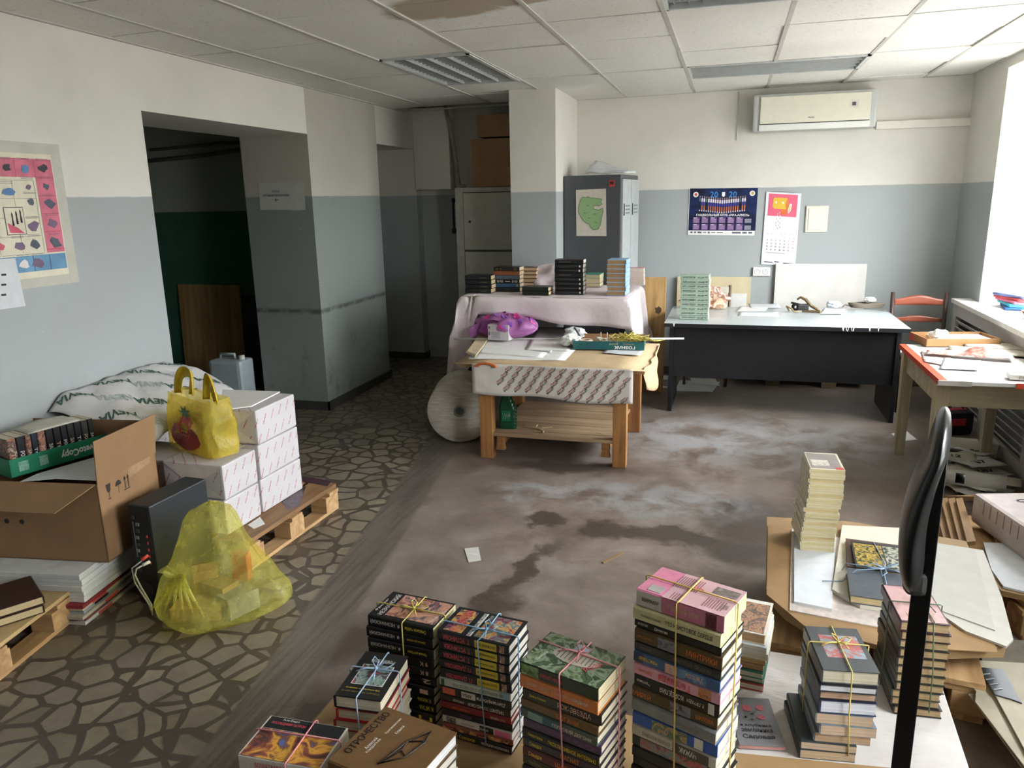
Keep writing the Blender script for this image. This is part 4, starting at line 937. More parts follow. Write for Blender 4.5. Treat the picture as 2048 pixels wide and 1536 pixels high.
D_ = [S_('pink and white romance with grey label', .042, 'cf7f9b', [('АВЕРИН', 'd', .14, .14, .24, 0), ('БОНАНДЕР', 'd', .17, .2, .24, 0), ('Поцелуй тебя', 'c', .55, .34, .5, 0)], top=topD, hard=False, leaf='cfcf96', band=[(0, .30, 'cfccc4'), (.80, .92, art(['2a1a20', '7a3a50', '1a1a1e'], 50, 3))]),
      S_('pale yellow book', .033, 'd3cf9f', [('Розмари Роджерс', 'd', .22, .24, .25, 0), ('ЭТО НЕИСТОВОЕ СЕРДЦЕ', 'k', .65, .54, .4, 0)], leaf='cfcf96'),
      S_('black book', .022, '1d1c1e', [('ДЕТЕКТИВ', 'w', .1, .12, .35, 0), ('Детектив', 'w', .32, .16, .4, 0)]), S_('brown gold book with dark picture', .034, '5d4a2c', [('МИРЕЙ ДЕЛЬМА', 'o', .12, .18, .5, 0), ('МИНТРИКИ', 'o', .78, .34, .55, 0)], band=[(.28, .5, art(['2a2530', '8a8a96', '3a3038'], 40, 9))]),
      S_('charcoal book', .025, '34363a', [('НЕВЕСТА НА ПРОДАЖУ', 'd', .68, .44, .5, 0), ('ЭННИ ТЕРИ', 'd', .14, .14, .3, 0)]), S_('blue book with flowers and sky', .030, '41618c', [('Неистовая', 'y', .18, .22, .5, 1), ('Уилсон', 'c', .72, .2, .5, 1)], band=[(0, .12, '2a3a5c'), (.38, .52, art(['c98a6a', 'd9b0a0', '41618c'], 60, 3)), (.52, .85, art(['41618c', '6f92b8', '2f4a70'], 30, 5))]),
      S_('pale pink book with red script', .032, 'd7a0b0', [('Гестинди', 'r', .48, .36, .75, 1), ('Джоанна', 'o', .14, .17, .6, 1)], band=[(.76, .90, art(['2a1a1a', 'c98a5a', '7a3a2a'], 50, 4))], leaf='d8d6c4'),
      S_('black book with white title', .034, '1c1b1d', [('КОРДЕЛИЯ', 'w', .46, .28, .6, 1), ('У. ГРЭХЕМ', 'w', .74, .2, .3, 1), ('Эротика', 'w', .12, .16, .3, 1)], band=[(.88, .95, 'c9c6bf')]),
      S_('brown gold book with second dark picture', .033, '57482f', [('МИРЕЙ', 'o', .12, .22, .5, 0), ('ШИЛОВА', 'o', .86, .2, .5, 0)], band=[(.46, .70, art(['2a2530', '8a8a96', '3a3038'], 40, 10))]), S_('plain grey book', .034, '7c7f80', [('В. МАКАРОВ', 'd', .66, .3, .3, 0)]),
      S_('bright blue book with white disc', .034, '2f57a4', (), band=[(.24, .66, art(['8a8a70', '4a6a5a', 'b09a6a', '2f57a4'], 40, 2)), (.74, .84, 'd0d0c0')], hard=False), S_('worn white book with dark label', .032, 'b7b2a2', [("О'МАЛИ КОЛЛИНЗ", 'd', .3, .34, .35, 1), ('ЧУЖАК', 'w', .68, .2, .5, 1)], band=[(.5, .92, '4d4a42')]),
      S_('dark green book with picture along its spine', .032, '26302e', [('КАСКА', 'r', .8, .2, .4, 1)], band=[(.1, .9, art(['26302e', '7a8a8a', 'a05a4a', '3a4a4a'], 30, 6))]), S_('black book', .030, '1d1e20', [('РОМАН', 'd', .66, .3, .4, 0)]), S_('dark brown book', .028, '241f1e', [('ИГРА', 'd', .5, .3, .4, 0)]),
      S_('black book with yellow flash', .028, '1a1b1a', [('А. Маклин', 'w', .2, .2, .4, 0), ('ПУШКИ', 'y', .72, .3, .5, 0)], band=[(.4, .55, 'c2b04a')]), S_('white spined book', .026, 'c4c0b2')] + [S_('dark book', .027, c) for c in ('2a2a2e', '403430')]
ad = math.atan2(1.52-1.60, .201)
_, cD = stack(D_, (.020, 1.522), ad, Z2, .211, .130, 'romances and detectives in the pink topped pile', 'the pink topped pile', seed=6, jit=.004)
twine('yellow twine tied around the tall pink topped pile', cD, ad, .217, .135, Z2, cD[2], 'd0b45c', fx=(0, .005), seed=11, bow=False)
# ---- pile E: behind the pink pile
def topE(r, L, Wd, t): pic(r, .10, .97, .05, .95, art(['6a5a50', '9a7a5a', '4a4448', 'b08a6a', '7a4a3a', 'c0b0a0'], 26, 31), L, Wd, t)
E_ = [S_('white book with brown battle picture', .034, 'cfcbc0', top=topE, leaf='c9a67e')] + [S_(d, .022, c, leaf=l, hard=h, L=ll) for d, c, l, h, ll in (('pale blue white paperback', 'bfc8cc', 'd0cec4', False, .205), ('cream paperback', 'cfc9b4', 'cfcab8', False, .205), ('brown leafed paperback', '5a4638', 'b59468', False, .195), ('dark paperback with colourful back', '4a2a4a', 'a8865e', False, .20), ('green covered book', '2f6a58', 'c9c4b2', True, .20), ('green covered book', '2f6a55', 'c9c4b2', True, .20), ('red covered book', 'a03a3a', 'd0cbb8', True, .20))]
_, cE = stack(E_, (.156, 2.128), R(-8), Z2, .201, .128, 'mixed books behind the pink topped pile', 'the pile behind the pink one', seed=8, face='left', jit=.006)
# ---- flat grey book on the white paper
def topG(r, L, Wd, t):
    toptext(r, [('Садовая', 'k', .83, .5, .085, .020, 90), ('земляника', 'k', .70, .5, .085, .014, 90), ('и клубника', 'k', .60, .5, .085, .014, 90)], L, Wd, t)
    m = MB()
    for (u, v, s) in ((.22, .72, .012), (.24, .42, .014), (.42, .68, .011)): m._add([(-L/2+L*u+s*math.cos(i*.7)*(1.15 if i % 2 else 1), -Wd/2+Wd*v+s*math.sin(i*.7), t+.001) for i in range(9)], [tuple(range(9))])
    m.build('strawberry_picture', mat('a9525a', .5, .15, 60), r)
    m = MB(); rg = random.Random(3)
    for k in range(9): u, v = rg.uniform(.3, .5), rg.uniform(.3, .65); m._add([(-L/2+L*u+.006*math.cos(i*1.05), -Wd/2+Wd*v+.006*math.sin(i*1.05), t+.0008) for i in range(6)], [tuple(range(6))])
    m.build('leaf_picture', mat('6c7270', .5), r)
gx = [PZ(1445, 1395, .212), PZ(1470, 1490, .212), PZ(1575, 1498, .212), PZ(1545, 1395, .212)]; gc = sum(gx, Vector())/4
book('grey garden book with red strawberries lying alone on white paper', .205, .125, .012, '77767a', 'c9938a', False, (), None, (gc.x, gc.y, .2012), R(-80), None, topG)
# ---- pile G: grey and dark books, spines to the left
def topGg(r, L, Wd, t): pic(r, .20, .72, .20, .90, art(['9fb0b4', '7a9aa4', 'b5544e', '8a9aa0', 'c08a7a'], 24, 41), L, Wd, t)
G_ = [S_('dark grey hardback with red figures on its cover', .040, '45494a', top=topGg, leaf='d0c7ac'), S_('black hardback with white leaves', .022, '1f1f22', leaf='d9d9dc'), S_('black hardback with tan leaves', .027, '222225', leaf='c9a58a'), S_('dark blue hardback with thick white leaves', .040, '28304a', leaf='dcdde4'),
      S_('grey blue paperback', .031, '6e7880', leaf='cbb196', hard=False), S_('grey blue paperback', .029, '727d86', leaf='cbb196', hard=False), S_('grey blue paperback', .028, '6a747c', leaf='cbab8c', hard=False), S_('dark grey paperback', .022, '3a3e42', leaf='cbb79e', hard=False, off=(-.035, -.012)), S_('dark grey paperback', .026, '34383c', leaf='cbb393', hard=False, off=(-.035, -.015))]
_, cG = stack(G_, (.416, 1.893), R(7), Z2, .207, .142, 'grey and dark books in the right pile', 'the red figures pile', seed=12, face='left', jit=.005)
twine('yellow twine tied around the right pile with red figures on top', cG, R(7), .150, .214, Z2, cG[2], 'c5b25f', fx=(.0, .02), seed=13)
# ---- pile H: pink cover right of the bar
def topH(r, L, Wd, t): pic(r, .03, .97, .04, .97, art(['b08a88', 'c09a98', 'a07a7a'], 16, 51), L, Wd, t); toptext(r, [('ПРОЗА', 'c', .8, .5, .07, .02, 90)], L, Wd, t+.0006)
H_ = [S_('dark bound book' if k else 'book with a pink mottled cover', .0265 if k else .03, ['4a3238', '3a2c2a', '2f3a34', '332b28', '2c2a28', '3a2f2a', '2f3a30', '2a2827', '2f3b30', '332c28', '2a2826', '241f1d'][k % 12], leaf='b79c72', top=topH if not k else None) for k in range(11)]
_, cH = stack(H_, (.632, 2.125), R(3), Z2, .212, .128, 'dark bound books in the pink topped right pile', 'the pile behind the bar', seed=14, face='left', jit=.004)
twine('dark green twine tied around the pile behind the black bar', cH, R(3), .134, .218, Z2, cH[2], '5a6a4a', fx=(.02, -.0), seed=15)
# ---- pile I: tall pile of pale paperbacks
def topI(r, L, Wd, t): pic(r, .06, .94, .06, .94, mat('8d8580', .5), L, Wd, t); pic(r, .45, .80, .12, .62, art(['8d8580', 'c9c2b4', 'd8d2c4'], 30, 61), L, Wd, t+.0005, 'pale_figure'); pic(r, .85, .98, .75, .98, mat('b84a44', .5), L, Wd, t+.0006, 'red_corner')
I_ = [S_('cream paperback with grey picture cover' if not k else 'cream paperback', .0205, 'cfc8ae', leaf=['c8ba8e', 'cbbf98', 'c4b284'][k % 3], hard=False, top=topI if not k else None, off=(.004*(16-k)*.3, .003*((k*7) % 3)), rz=.02*((k*5) % 4-1.5)) for k in range(17)]
_, cI = stack(I_, (.452, 3.025), R(4), .262, .205, .130, 'cream paperbacks in the tall pale pile', 'the tall pale pile', seed=16, face='left', jit=.004)
# ---- J: large books tied with blue twine
def topJ(r, L, Wd, t): pic(r, .08, .92, .04, .5, art(['1d2320', '2a3328', 'c9c8b4', '24302a'], 60, 71, warp=0), L, Wd, t, 'white_flowers_picture'); pic(r, .08, .92, .52, .97, art(['1d2320', '2a3328', 'c9a83a', '2f3a24'], 60, 72, warp=0), L, Wd, t, 'yellow_flowers_picture')
PJ = [PZ(1693, 1065, .30), PZ(1800, 1072, .30), PZ(1712, 1190, .30), PZ(1812, 1190, .30)]
book('large brown woodgrain album under the dark flower album', .26, .24, .016, '54382c', 'b79c72', True, (), None, (.612, 2.985, .268), R(84), 'albums tied with blue twine')
book('dark album with white and yellow flowers on its cover', .235, .225, .016, '1c2022', 'b79c72', True, (), None, (.622, 2.945, .2845), R(87), 'albums tied with blue twine', topJ)
book('plain dark grey album in front of the flower album', .215, .225, .030, '4b5158', 'c9b68a', True, (), None, (.575, 2.715, .268), R(86), 'albums tied with blue twine')
r = thing('twine', 'light blue twine tied across the flower album and the grey album', 'twine', (.60, 2.83, .27)); m = MB()
m.tube([(-.02, .25, 0), (.0, .235, .033), (.01, .05, .0345), (.0, .0, .034), (-.01, -.06, .034), (-.02, -.22, .033), (-.02, -.235, .002)], .002, 5); m.tube([(-.14, .03, .0), (-.13, .02, .035), (0, 0, .037), (.10, -.02, .037), (.13, -.05, .034)], .002, 5); m.build('loop', mat('8fa9c4', .5), r)
m = MB()
for k in range(5):
    a = k*1.25+.4; d = Vector((math.cos(a), math.sin(a), 0)); p = Vector((0, 0, .038)); m.tube([p, p+d*.04+Vector((0, 0, .012)), p+d*.07+Vector((-d.y*.02, d.x*.02, .004)), p+d*.03+Vector((-d.y*.02, d.x*.02, .002)), p], .002, 5)
m.tube([(0, 0, .038), (-.10, -.03, .036), (-.15, -.06, .0), (-.22, -.075, .0)], .002, 5); m.build('bow', mat('8fa9c4', .5), r)
# ---- two dark books on the low pallet at the left
for k, lab in enumerate(('dark brown book on top of the pair on the low left pallet', 'dark brown book underneath in the pair on the low left pallet')):
    p = PZ(22, 1200, .2); book(lab, .23, .15, .032, '35221d', 'cdb88c', True, (), None, (-2.625+.004*k, 2.055-.01*k, .1755-.0325*k), R(148), 'two dark books on the low pallet')
# ---- back table
ZT = .9515
MBk = '1a1b1d'
def tstack(px, py, n, th, cols, lab, where, grp, L=.205, Wd=.135, face='spine', leaf='cbb68e', right=False, rz=0, sp=None, seed=1, labs=None):
    p = PZ(px, py, ZT); return stack([S_(labs[k] if labs else lab, th if not isinstance(th, list) else th[k], cols[k % len(cols)], sp[k] if sp else (), leaf=leaf) for k in range(n)], (p.x, p.y), rz, ZT, L, Wd, grp, where, right, .003, seed, face)
fx = [[('ТОМ', 'g', .2, .1, .3, 0), ('СОЧИНЕНИЯ', 'd', .7, .3, .25, 0)]]
tstack(931, 586, 4, .034, ['1b1f1d'], 'black hardback', 'the left pile on the pink cloth', 'black hardbacks at the left of the cloth table', L=.212, sp=[[('СОЧИНЕНИЯ', 'g', .7, .25, .2, 0)]]*4, seed=21)
tstack(988, 583, 6, .032, ['1e1d1c', '8a4f2e', '4f5a62', '18191b', '2f4f6f', '1a1b1e'], '', 'the second pile on the pink cloth', 'mixed hardbacks on the cloth table', L=.21, leaf='d8c6a2', seed=22,
       sp=[[('|||  ||', 'g', .2, .2, .7, 0), ('|||', 'g', .85, .1, .7, 0)], [('|||', 'g', .9, .1, .6, 0)], [('|||', 'd', .9, .1, .6, 0)], [('|||•|||', 'w', .25, .22, .6, 0), ('—', 'w', .55, .18, .2, 0), ('||•|||', 'w', .82, .2, .6, 0)], [('||', 'y', .9, .06, .6, 0)], [('ТОМ', 'd', .5, .1, .3, 0)]],
       labs=['black hardback with ribbed gold bands', 'brown orange hardback', 'grey blue hardback', 'black hardback with white ornament', 'blue hardback', 'black hardback'])
tstack(1046, 572, 5, .031, ['5a3328'], 'tan leafed brown hardback', 'the pile behind the mixed hardbacks', 'tan leafed books on the cloth table', L=.12, Wd=.10, face='fore', leaf='d2b48c', seed=23)
tstack(1044, 590, 2, .030, ['20261f'], 'dark green hardback', 'the low pair in the middle of the pink cloth', 'low pair of dark green hardbacks', L=.205, seed=24, rz=R(-3))
tstack(1110, 589, 8, .0325, [MBk], 'black hardback', 'the tall black pile on the pink cloth', 'black hardbacks in the tall pile', L=.215, leaf='d8d0c0', seed=25, sp=[[('ИСТОРИЯ РОССИИ', 'd', .35, .4, .3, 0)] if k in (0, 3) else [('————————', 'd', .5, .7, .06, 0), ('■', 'w', .88, .05, .4, 0)] for k in range(8)])
tstack(1168, 574, 3, .034, ['3f8f7c', 'c9c2ae', '3a3a38'], '', 'the short pile right of the tall black pile', 'teal topped books on the cloth table', L=.13, Wd=.18, face='fore', leaf='bcae8a', seed=26, labs=['teal covered book', 'pale book', 'dark book'])
tstack(1213, 591, 8, .0325, ['8fb2d2'], 'light blue book', 'the blue pile at the right table end', 'light blue books on the cloth table', L=.20, Wd=.14, face='right', leaf='a5835c', seed=27, rz=R(-2))
tstack(1256, 570, 4, .035, ['c98a90', 'd0cbc0', 'c9a0a0', 'd0c9bd'], 'pink and white booklet', 'the pile behind the light blue books', 'booklets behind the light blue books', L=.13, Wd=.08, face='fore', leaf='d0c4b8', seed=28)
# ---- ten green books on the desk
p = PZ(1359, 639, .7215)
stack([S_('grey green book with black spine title', .0345, '9db09f', [(tt, 'k', .30, .45, .42, 1), ('Дж. ФРЭНК', 'k', .78, .34, .45, 1)], leaf='d8d4c8', hard=False) for tt in ('ФАВОРИТ', 'ПРОЕКЦИЯ', 'ДОРОГА ТУДА', 'РАССЛЕДОВАНИЕ', 'БОЙКОТ', 'ПЕРЕЛОМ', 'СЛЕД ЗВЕРЯ', 'ПУСТОЕ СЕРДЦЕ', 'НАПРОЛОМ', 'БУРНЫЙ ФИНИШ')], (p.x, p.y), R(-2), .7215, .215, .135, 'grey green books piled on the desk', 'the green pile on the desk', False, .004, 31)
# ------------------------------------------------------------------ pallets, paper and packs
M_pal = wood('9a7650', 'c39f72', 0, .6, .7); M_paly = wood('a07c52', 'caa678', 1, .6, .7); M_palk = wood('6f5236', '94714c', 1, .6, .6)
M_kraft = mat('9c7c54', .75, .12, 5, bump=.15); M_kraft2 = mat('8a6c48', .75, .14, 7, bump=.2)
def pallet(lab, c, sx, sy, rz=0, ht=.144, deck=None, ply=False):
    r = thing('pallet', lab, 'pallet', c, rz); dk = deck or M_paly
    if ply:
        m = MB(); m.box((0, 0, ht-.008), (sx, sy, .016), 0, .002); m.build('plywood_deck', deck or mat('b59a6c', .6, .12, 5), r)
    else:
        n = max(3, int(sx/.16))
        for k in range(n): m = MB(); m.box((-sx/2+sx*(k+.5)/n, 0, ht-.011), (sx/n-.03, sy, .022), 0, .003); m.build('deck_board', dk, r)
    for y in (-sy/2+.05, 0, sy/2-.05):
        m = MB(); m.box((0, y, ht-.033), (sx, .09, .020), 0, .002); m.build('cross_board', M_pal, r)
    for x in (-sx/2+.055, 0, sx/2-.055):
        for y in (-sy/2+.065, 0, sy/2-.065): m = MB(); m.box((x, y, (ht-.043+.018)/2), (.10, .12, ht-.061), 0, .003); m.build('block', M_pal, r)
        m = MB(); m.box((x, 0, .009), (.09, sy, .018), 0, .002); m.build('runner', M_paly, r)
    return r
def psheet(name, lab, cat, pix, z, mt, th=.001, group=None, curl=.0, seed=0, world=False):
    """flat sheet whose corners are given as points of the photograph on the plane z"""
    P = [PZ(x, y, z) for x, y in pix] if not world else [Vector((x, y, z)) for x, y in pix]
    c = sum(P, Vector())/len(P); c.z = z; m = MB()
    if curl and len(P) == 4:
        a, b, d, e = P
        m.surf(lambda u, v: (a*(1-u)+b*u)*(1-v)+(e*(1-u)+d*u)*v - c + Vector((0, 0, th+curl*abs(nz(u*1.7+seed, v*1.7, seed*.7))*(abs(u-.5)+abs(v-.5)))), 10, 8, 0, th)
    else: m.slab([p-c for p in P], (0, 0, 1), th)
    o = m.build(name, mt, None, c); return tag(o, lab, cat, group)
pallet('wooden pallet under the front left book piles', (-.62, 1.43, 0), 1.02, 1.06, R(-3))
pallet('wooden pallet under the front right book piles', (.285, 1.77, 0), .74, 1.18, R(-3))
t = NT('kraft_paper', .7); n = t.noise(t.coord(), 4, 6); t.col(t.mix(n, lin('8a6d48'), lin('ad8f66'))); t.bump(t.noise(t.coord(), 5, 5), .35, .02); M_kp = t.m
m = MB(); m.box((0, 0, 0), (1.0, 1.04, .054), 0, .006); o = m.build('kraft_paper_pile', M_kp, None, (-.62, 1.43, .1715), R(-3)); tag(o, 'kraft paper layer under the front left book piles', 'paper')
t = NT('white_paper_pile', .7); v = t.coord(); n = t.noise(v, 3, 5); w_ = t.noise(t.map(v, (2, 9, 2)), 1, 4, dist=.5); t.col(t.mix(t.ramp(n, .3, .7), lin('b9b3ad'), lin('d0cdca'))); t.bump(w_, .4, .03); M_wpp = t.m
m = MB(); m.box((0, 0, 0), (.73, 1.17, .054), 0, .006); o = m.build('white_paper_pile', M_wpp, None, (.285, 1.77, .1715), R(-3)); tag(o, 'creased white paper layer under the front right book piles', 'paper')
psheet('kraft_paper_strip', 'strip of kraft paper below the flat grey garden book', 'paper', [(1432, 1502), (1800, 1538), (1800, 1580), (1420, 1580)], .1996, M_kp, .0008)
# middle right pile
pallet('wooden pallet under the grey boards and the tall pale pile', (.56, 2.86, 0), .70, .80, R(-8))
psheet('kraft_cardboard', 'thick kraft cardboard pile under the white sheets at right', 'cardboard', [(1533, 1050), (1531, 1198), (1570, 1240), (1608, 1264), (1757, 1300), (1898, 1318), (2007, 1315), (2012, 1295), (1930, 1100), (1700, 1060)], .205, M_kp, .04)
psheet('kraft_cardboard', 'creased kraft sheet on top of the thick cardboard pile', 'cardboard', [(1536, 1052), (1533, 1190), (1612, 1256), (1757, 1292), (1995, 1306), (1925, 1098), (1700, 1060)], .2455, M_kraft, .003)
psheet('printed_wrapper', 'printed wrapping paper sticking out beneath the white sheets', 'wrapping paper', [(1583, 1058), (1579, 1222), (1688, 1243), (1790, 1262), (1800, 1100)], .2487, mat('cabfb6', .6, .12, 40), .004)
psheet('white_sheets', 'white sheets under the tall pale pile of paperbacks', 'paper', [(1588, 1062), (1588, 1207), (1663, 1222), (1672, 1062)], .253, M_paper2, .0085)
psheet('cream_sheets', 'cream sheets under the flower album', 'paper', [(1684, 1056), (1664, 1185), (1720, 1217), (1795, 1228), (1810, 1062)], .254, mat('cfcbbb', .7, .05), .0135)
psheet('grey_boards', 'large pale grey board lying behind the black bar', 'board', [(1862, 1088), (1966, 1104), (2004, 1200), (2026, 1283), (2012, 1297), (1930, 1266), (1822, 1190)], .2495, mat('bfbbb0', .6, .05), .008)
psheet('grey_boards', 'smaller grey board on top of the large pale board', 'board', [(1862, 1086), (1950, 1100), (1990, 1262), (1880, 1222), (1832, 1180)], .258, mat('b7b4aa', .6, .05), .003)
m = MB(); rg = random.Random(8)
# far right pile
pallet('wooden pallet below the wrapped pack at the right edge', (1.42, 3.45, 0), .74, .86, R(8))
psheet('kraft_cardboard', 'kraft sheets on the pallet at the right edge', 'cardboard', [(1886, 1000), (1975, 1002), (1990, 1095), (1966, 1165), (2002, 1192), (2110, 1215), (2140, 990)], .145, M_kraft, .022)
for k in range(4):
    x0 = 1866+15*k
    psheet('torn_cardboard', 'torn strip of brown cardboard standing left of the right edge kraft sheets', 'cardboard', [(x0, 1004), (x0+13, 1002), (x0+40, 1090), (x0+22, 1092)], .146+.02*k, M_kraft2, .018, 'torn cardboard strips')
psheet('white_sheets', 'white sheets in front of the wrapped pack at the right edge', 'paper', [(1966, 1088), (1982, 1142), (2006, 1176), (2070, 1192), (2080, 1092)], .168, M_paper2, .008)
t = NT('wrapped_pack', .55); v = t.coord(); q = t.sep(v)
def dashes(t, q, per=.055, along=.105, ang=60, w=.13, ln_=.55):
    s = t.math('ADD', q[0], q[1]); ca, sa = math.cos(R(ang)), math.sin(R(ang))
    a = t.math('ADD', t.math('MULTIPLY', s, ca), t.math('MULTIPLY', q[2], sa)); b = t.math('SUBTRACT', t.math('MULTIPLY', q[2], ca), t.math('MULTIPLY', s, sa))
    br = t.math('DIVIDE', b, per); fb = t.math('FRACT', br); fl = t.math('FLOOR', br)
    fa = t.math('FRACT', t.math('ADD', t.math('DIVIDE', a, along), t.math('MULTIPLY', fl, .37)))
    return t.math('MULTIPLY', t.math('LESS_THAN', fb, w), t.math('LESS_THAN', fa, ln_)), fb, fa
k, fb, fa = dashes(t, q); n = t.noise(v, 150, 2)
col = t.mix(t.noise(v, 6, 4), lin('b9b4b4'), lin('c6c3c4')); k = t.math('MULTIPLY', k, t.ramp(n, .38, .5)); t.col(t.mix(t.math('MULTIPLY', k, .8), col, lin('a8565a'))); t.bump(t.noise(v, 8, 4), .25, .015); M_pack = t.m
def pack(lab, c, d, rz=0, grp=None, folds=True):
    r = thing('wrapped_paper_pack', lab, 'paper pack', c, rz, grp); x, y, z = d
    m = MB(); m.box((0, 0, z/2), (x, y, z-.002), 0, .009); m.build('wrapper', M_pack, r)
    if folds:
        m = MB(); f = -y/2-.0012
        m._add([(-x/2+.01, f, .01), (x/2-.01, f, .01), (.02, f, z*.55), (-.02, f, z*.55)], [(0, 1, 2, 3)]); m._add([(-x/2+.01, f-.001, z-.01), (x/2-.01, f-.001, z-.01), (.03, f-.001, z*.42), (-.03, f-.001, z*.42)], [(0, 1, 2, 3)])
        m.build('folded_end', mat('d0ccc4', .55, .06, 20), r)
    return r
for k in range(3): pack('wrapped paper pack, %s of the three at the pallet\'s right rear' % ('bottom', 'middle', 'top')[k], (-2.358, 3.262, .148+.178*k), (.335, .345, .177), R(-3+1.2*k), 'wrapped packs on the left pallet')
for k in range(2): pack('wrapped paper pack, %s of the two just left of the yellow rubbish bag' % ('lower', 'upper')[k], (-2.372, 2.945, .148+.172*k), (.335, .255, .171), R(-3+2*k), 'wrapped packs on the left pallet')
for k in range(2): pack('wrapped paper pack, %s of two behind the carton and computer' % ('lower', 'upper')[k], (-2.728, 2.985, .148+.166*k), (.335, .255, .165), R(-2+2*k), 'wrapped packs on the left pallet')
pallet('wooden pallet under the wrapped paper packs', (-2.50, 3.17, 0), .90, .79, R(-3), .147, M_palk)
for k, px in enumerate(([(582, 948), (664, 962), (655, 972), (575, 958)], [(560, 1000), (612, 972), (600, 1010), (575, 1020)], [(496, 1050), (520, 1034), (530, 1048), (508, 1058)])):
    psheet('glossy_sheet', ('dark glossy printed sheet at the pallet\'s far right corner', 'dark glossy sheet on the pallet beside the packs', 'small white card on the pallet\'s front edge')[k], 'paper', px, .1475, (mat('4a3038', .25, .3, 40), mat('4f3f48', .25, .3, 40), M_paper)[k], .001)
psheet('white_board', 'white board lying on top of the paper packs', 'board', [(445, 781), (560, 785), (503, 814), (440, 822)], .684, M_white, .006)
# wrapped pack at the right edge, printed with big black figures
r = thing('wrapped_paper_pack', 'wrapped pack with black figures at the right edge of the photo', 'paper pack', (1.40, 3.50, .17), R(14))
m = MB(); m.box((0, 0, .07), (.44, .55, .14), 0, .02); m.build('wrapper', mat('cbbfbb', .55, .08, 12, bump=.3), r)
m = MB()
for (s, x, y, h, a) in (('0', -.06, .17, .06, -80), ('8', -.08, .02, .07, -80), ('□', -.11, -.12, .06, -80), ('5', .05, .1, .06, -80)):
    lettering(m, s, flat((x, y, .1405), (math.cos(R(a)), math.sin(R(a)), 0), (-math.sin(R(a)), math.cos(R(a)), 0)), h=h)
for k in range(9): m.box((-.2205, -.22+.05*k, .10), (.001, .006, .06), 0, 0, 1)
m.build('print', [M_ink, mat('a07d7a', .6)], r)
# folded cardboard at the lower right corner
def card(lab, pix, z0, z1, mt, th=.004):
    P = [PZ(x, y, z) for (x, y), z in zip(pix, z0)]; c = sum(P, Vector())/len(P); m = MB(); m.slab([p-c for p in P], (0, 0, 1), th); return tag(m.build('card_sheet', mt, None, c), lab, 'cardboard')
M_cb = mat('a79f8b', .7, .1, 8)
psheet('cardboard_pile', 'low pile of cardboard under the folded cards at the lower right corner', 'cardboard', [(1950, 1330), (2100, 1330), (2200, 1560), (2060, 1560), (1965, 1420)], .0, mat('6d6557', .8, .15), .10)
card('lowest grey card of the folded pile at the lower right corner', [(1936, 1390), (1958, 1418), (2060, 1560), (2140, 1560), (1990, 1385)], (.105,)*5, 0, mat('8d8676', .7, .1))
card('bent grey card with a pointed corner at the lower right', [(1913, 1347), (1953, 1336), (2010, 1420), (2075, 1560), (2045, 1530), (1950, 1405), (1952, 1384)], (.118,)*7, 0, M_cb)
card('broad pale card beneath the dark label at the lower right', [(1945, 1322), (2080, 1330), (2130, 1560), (2070, 1540), (1990, 1392), (1958, 1338)], (.128,)*6, 0, mat('b5ad98', .7, .08))
r = card('dark printed label lying on the pale card at the lower right', [(1956, 1336), (2006, 1341), (2044, 1408), (2022, 1400), (1990, 1391)], (.1335,)*5, 0, mat('34383b', .35, .15))
m = MB()
for k in range(4): p = PZ(1972+8*k, 1348+10*k, .139)-r.location; m.box(p, (.030, .004, .0006), .4)
m.build('lettering', mat('a8aaa8', .5), r)
# the nearest thing: upright bar with a pad
r = thing('padded_bar', 'black upright metal bar with a long rounded black pad, nearest at the right', 'upright bar', (.268, 1.045, 0), R(-14))
Mg = mat('121414', .28, .1, 20, 0, .5)
m = MB(); m.bb((-.011, -.009, 0.0), (.013, .009, 1.335), .003); m.build('bar', mat('0e0f10', .4, .1), r)
def pad(u, v):
    z = 1.145+.245*v; a = 2*math.pi*u; w = .9 if v < .5 else .9-.25*(v-.5)*2
    e = (1-abs(2*v-1)**6)**.5 if 0 < v < 1 else 0
    cx = -.010 - .012*math.sin(math.pi*min(1, v*1.25)) + .014*v
    return (cx+.018*w*e*math.cos(a), -.002+.085*e*math.sin(a), z)
m = MB(); m.surf(pad, 24, 24); m.build('pad', Mg, r, label='glossy rounded black pad')
m = MB(); m.box((-.008, -.012, 1.15), (.026, .026, .03), .4, .008); m.build('tape_wrap', mat('4c4a46', .7, .3, 60), r); m = MB(); m.box((0, 0, .01), (.14, .2, .02), 0, .005); m.build('foot', Mg, r)
m = MB(); m.cyl((.024, 0, 1.30), (.034, 0, 1.30), .007, 8); m.build('bolt', mat('2a2a2a', .3, .1, 12, .8), r)
# ------------------------------------------------------------------ left heap
pallet('low plywood topped pallet at the lower left edge', (-2.79, 1.765, 0), .66, .82, R(10), .14, None, True)
ro = R(9)
def rot2(x, y, a=ro): return (math.cos(a)*x-math.sin(a)*y, math.sin(a)*x+math.cos(a)*y)
rg = random.Random(12); zz = 0
cst = Vector((-2.465, 2.20, 0))
mags = ['c9c4bb', '7a3a38', 'b7b0a0', '9aa0a4', 'c9c0a0', '8a2f33']
for k in range(6):
    th = rg.uniform(.013, .017); d = rot2(-.285+rg.uniform(-.012, .01), .20+rg.uniform(-.012, .012)); m = MB(); m.box((0, 0, th/2), (.57, .40, th-.0005), 0, .001); m.box((.2852, rg.uniform(-.1, .1), th/2), (.0006, .09, th*.7), 0, 0, 1)
    o = m.build('printed_sheets', [pages(mags[k], n=900), M_blk if k % 2 else M_red], None, (cst.x+d[0], cst.y+d[1], zz), ro+rg.uniform(-.02, .02)); tag(o, '%s bundle of printed sheets under the white paper below the carton' % ('lowest', 'second', 'third', 'fourth', 'fifth', 'topmost')[k], 'paper', 'bundles of printed sheets under the carton'); zz += th
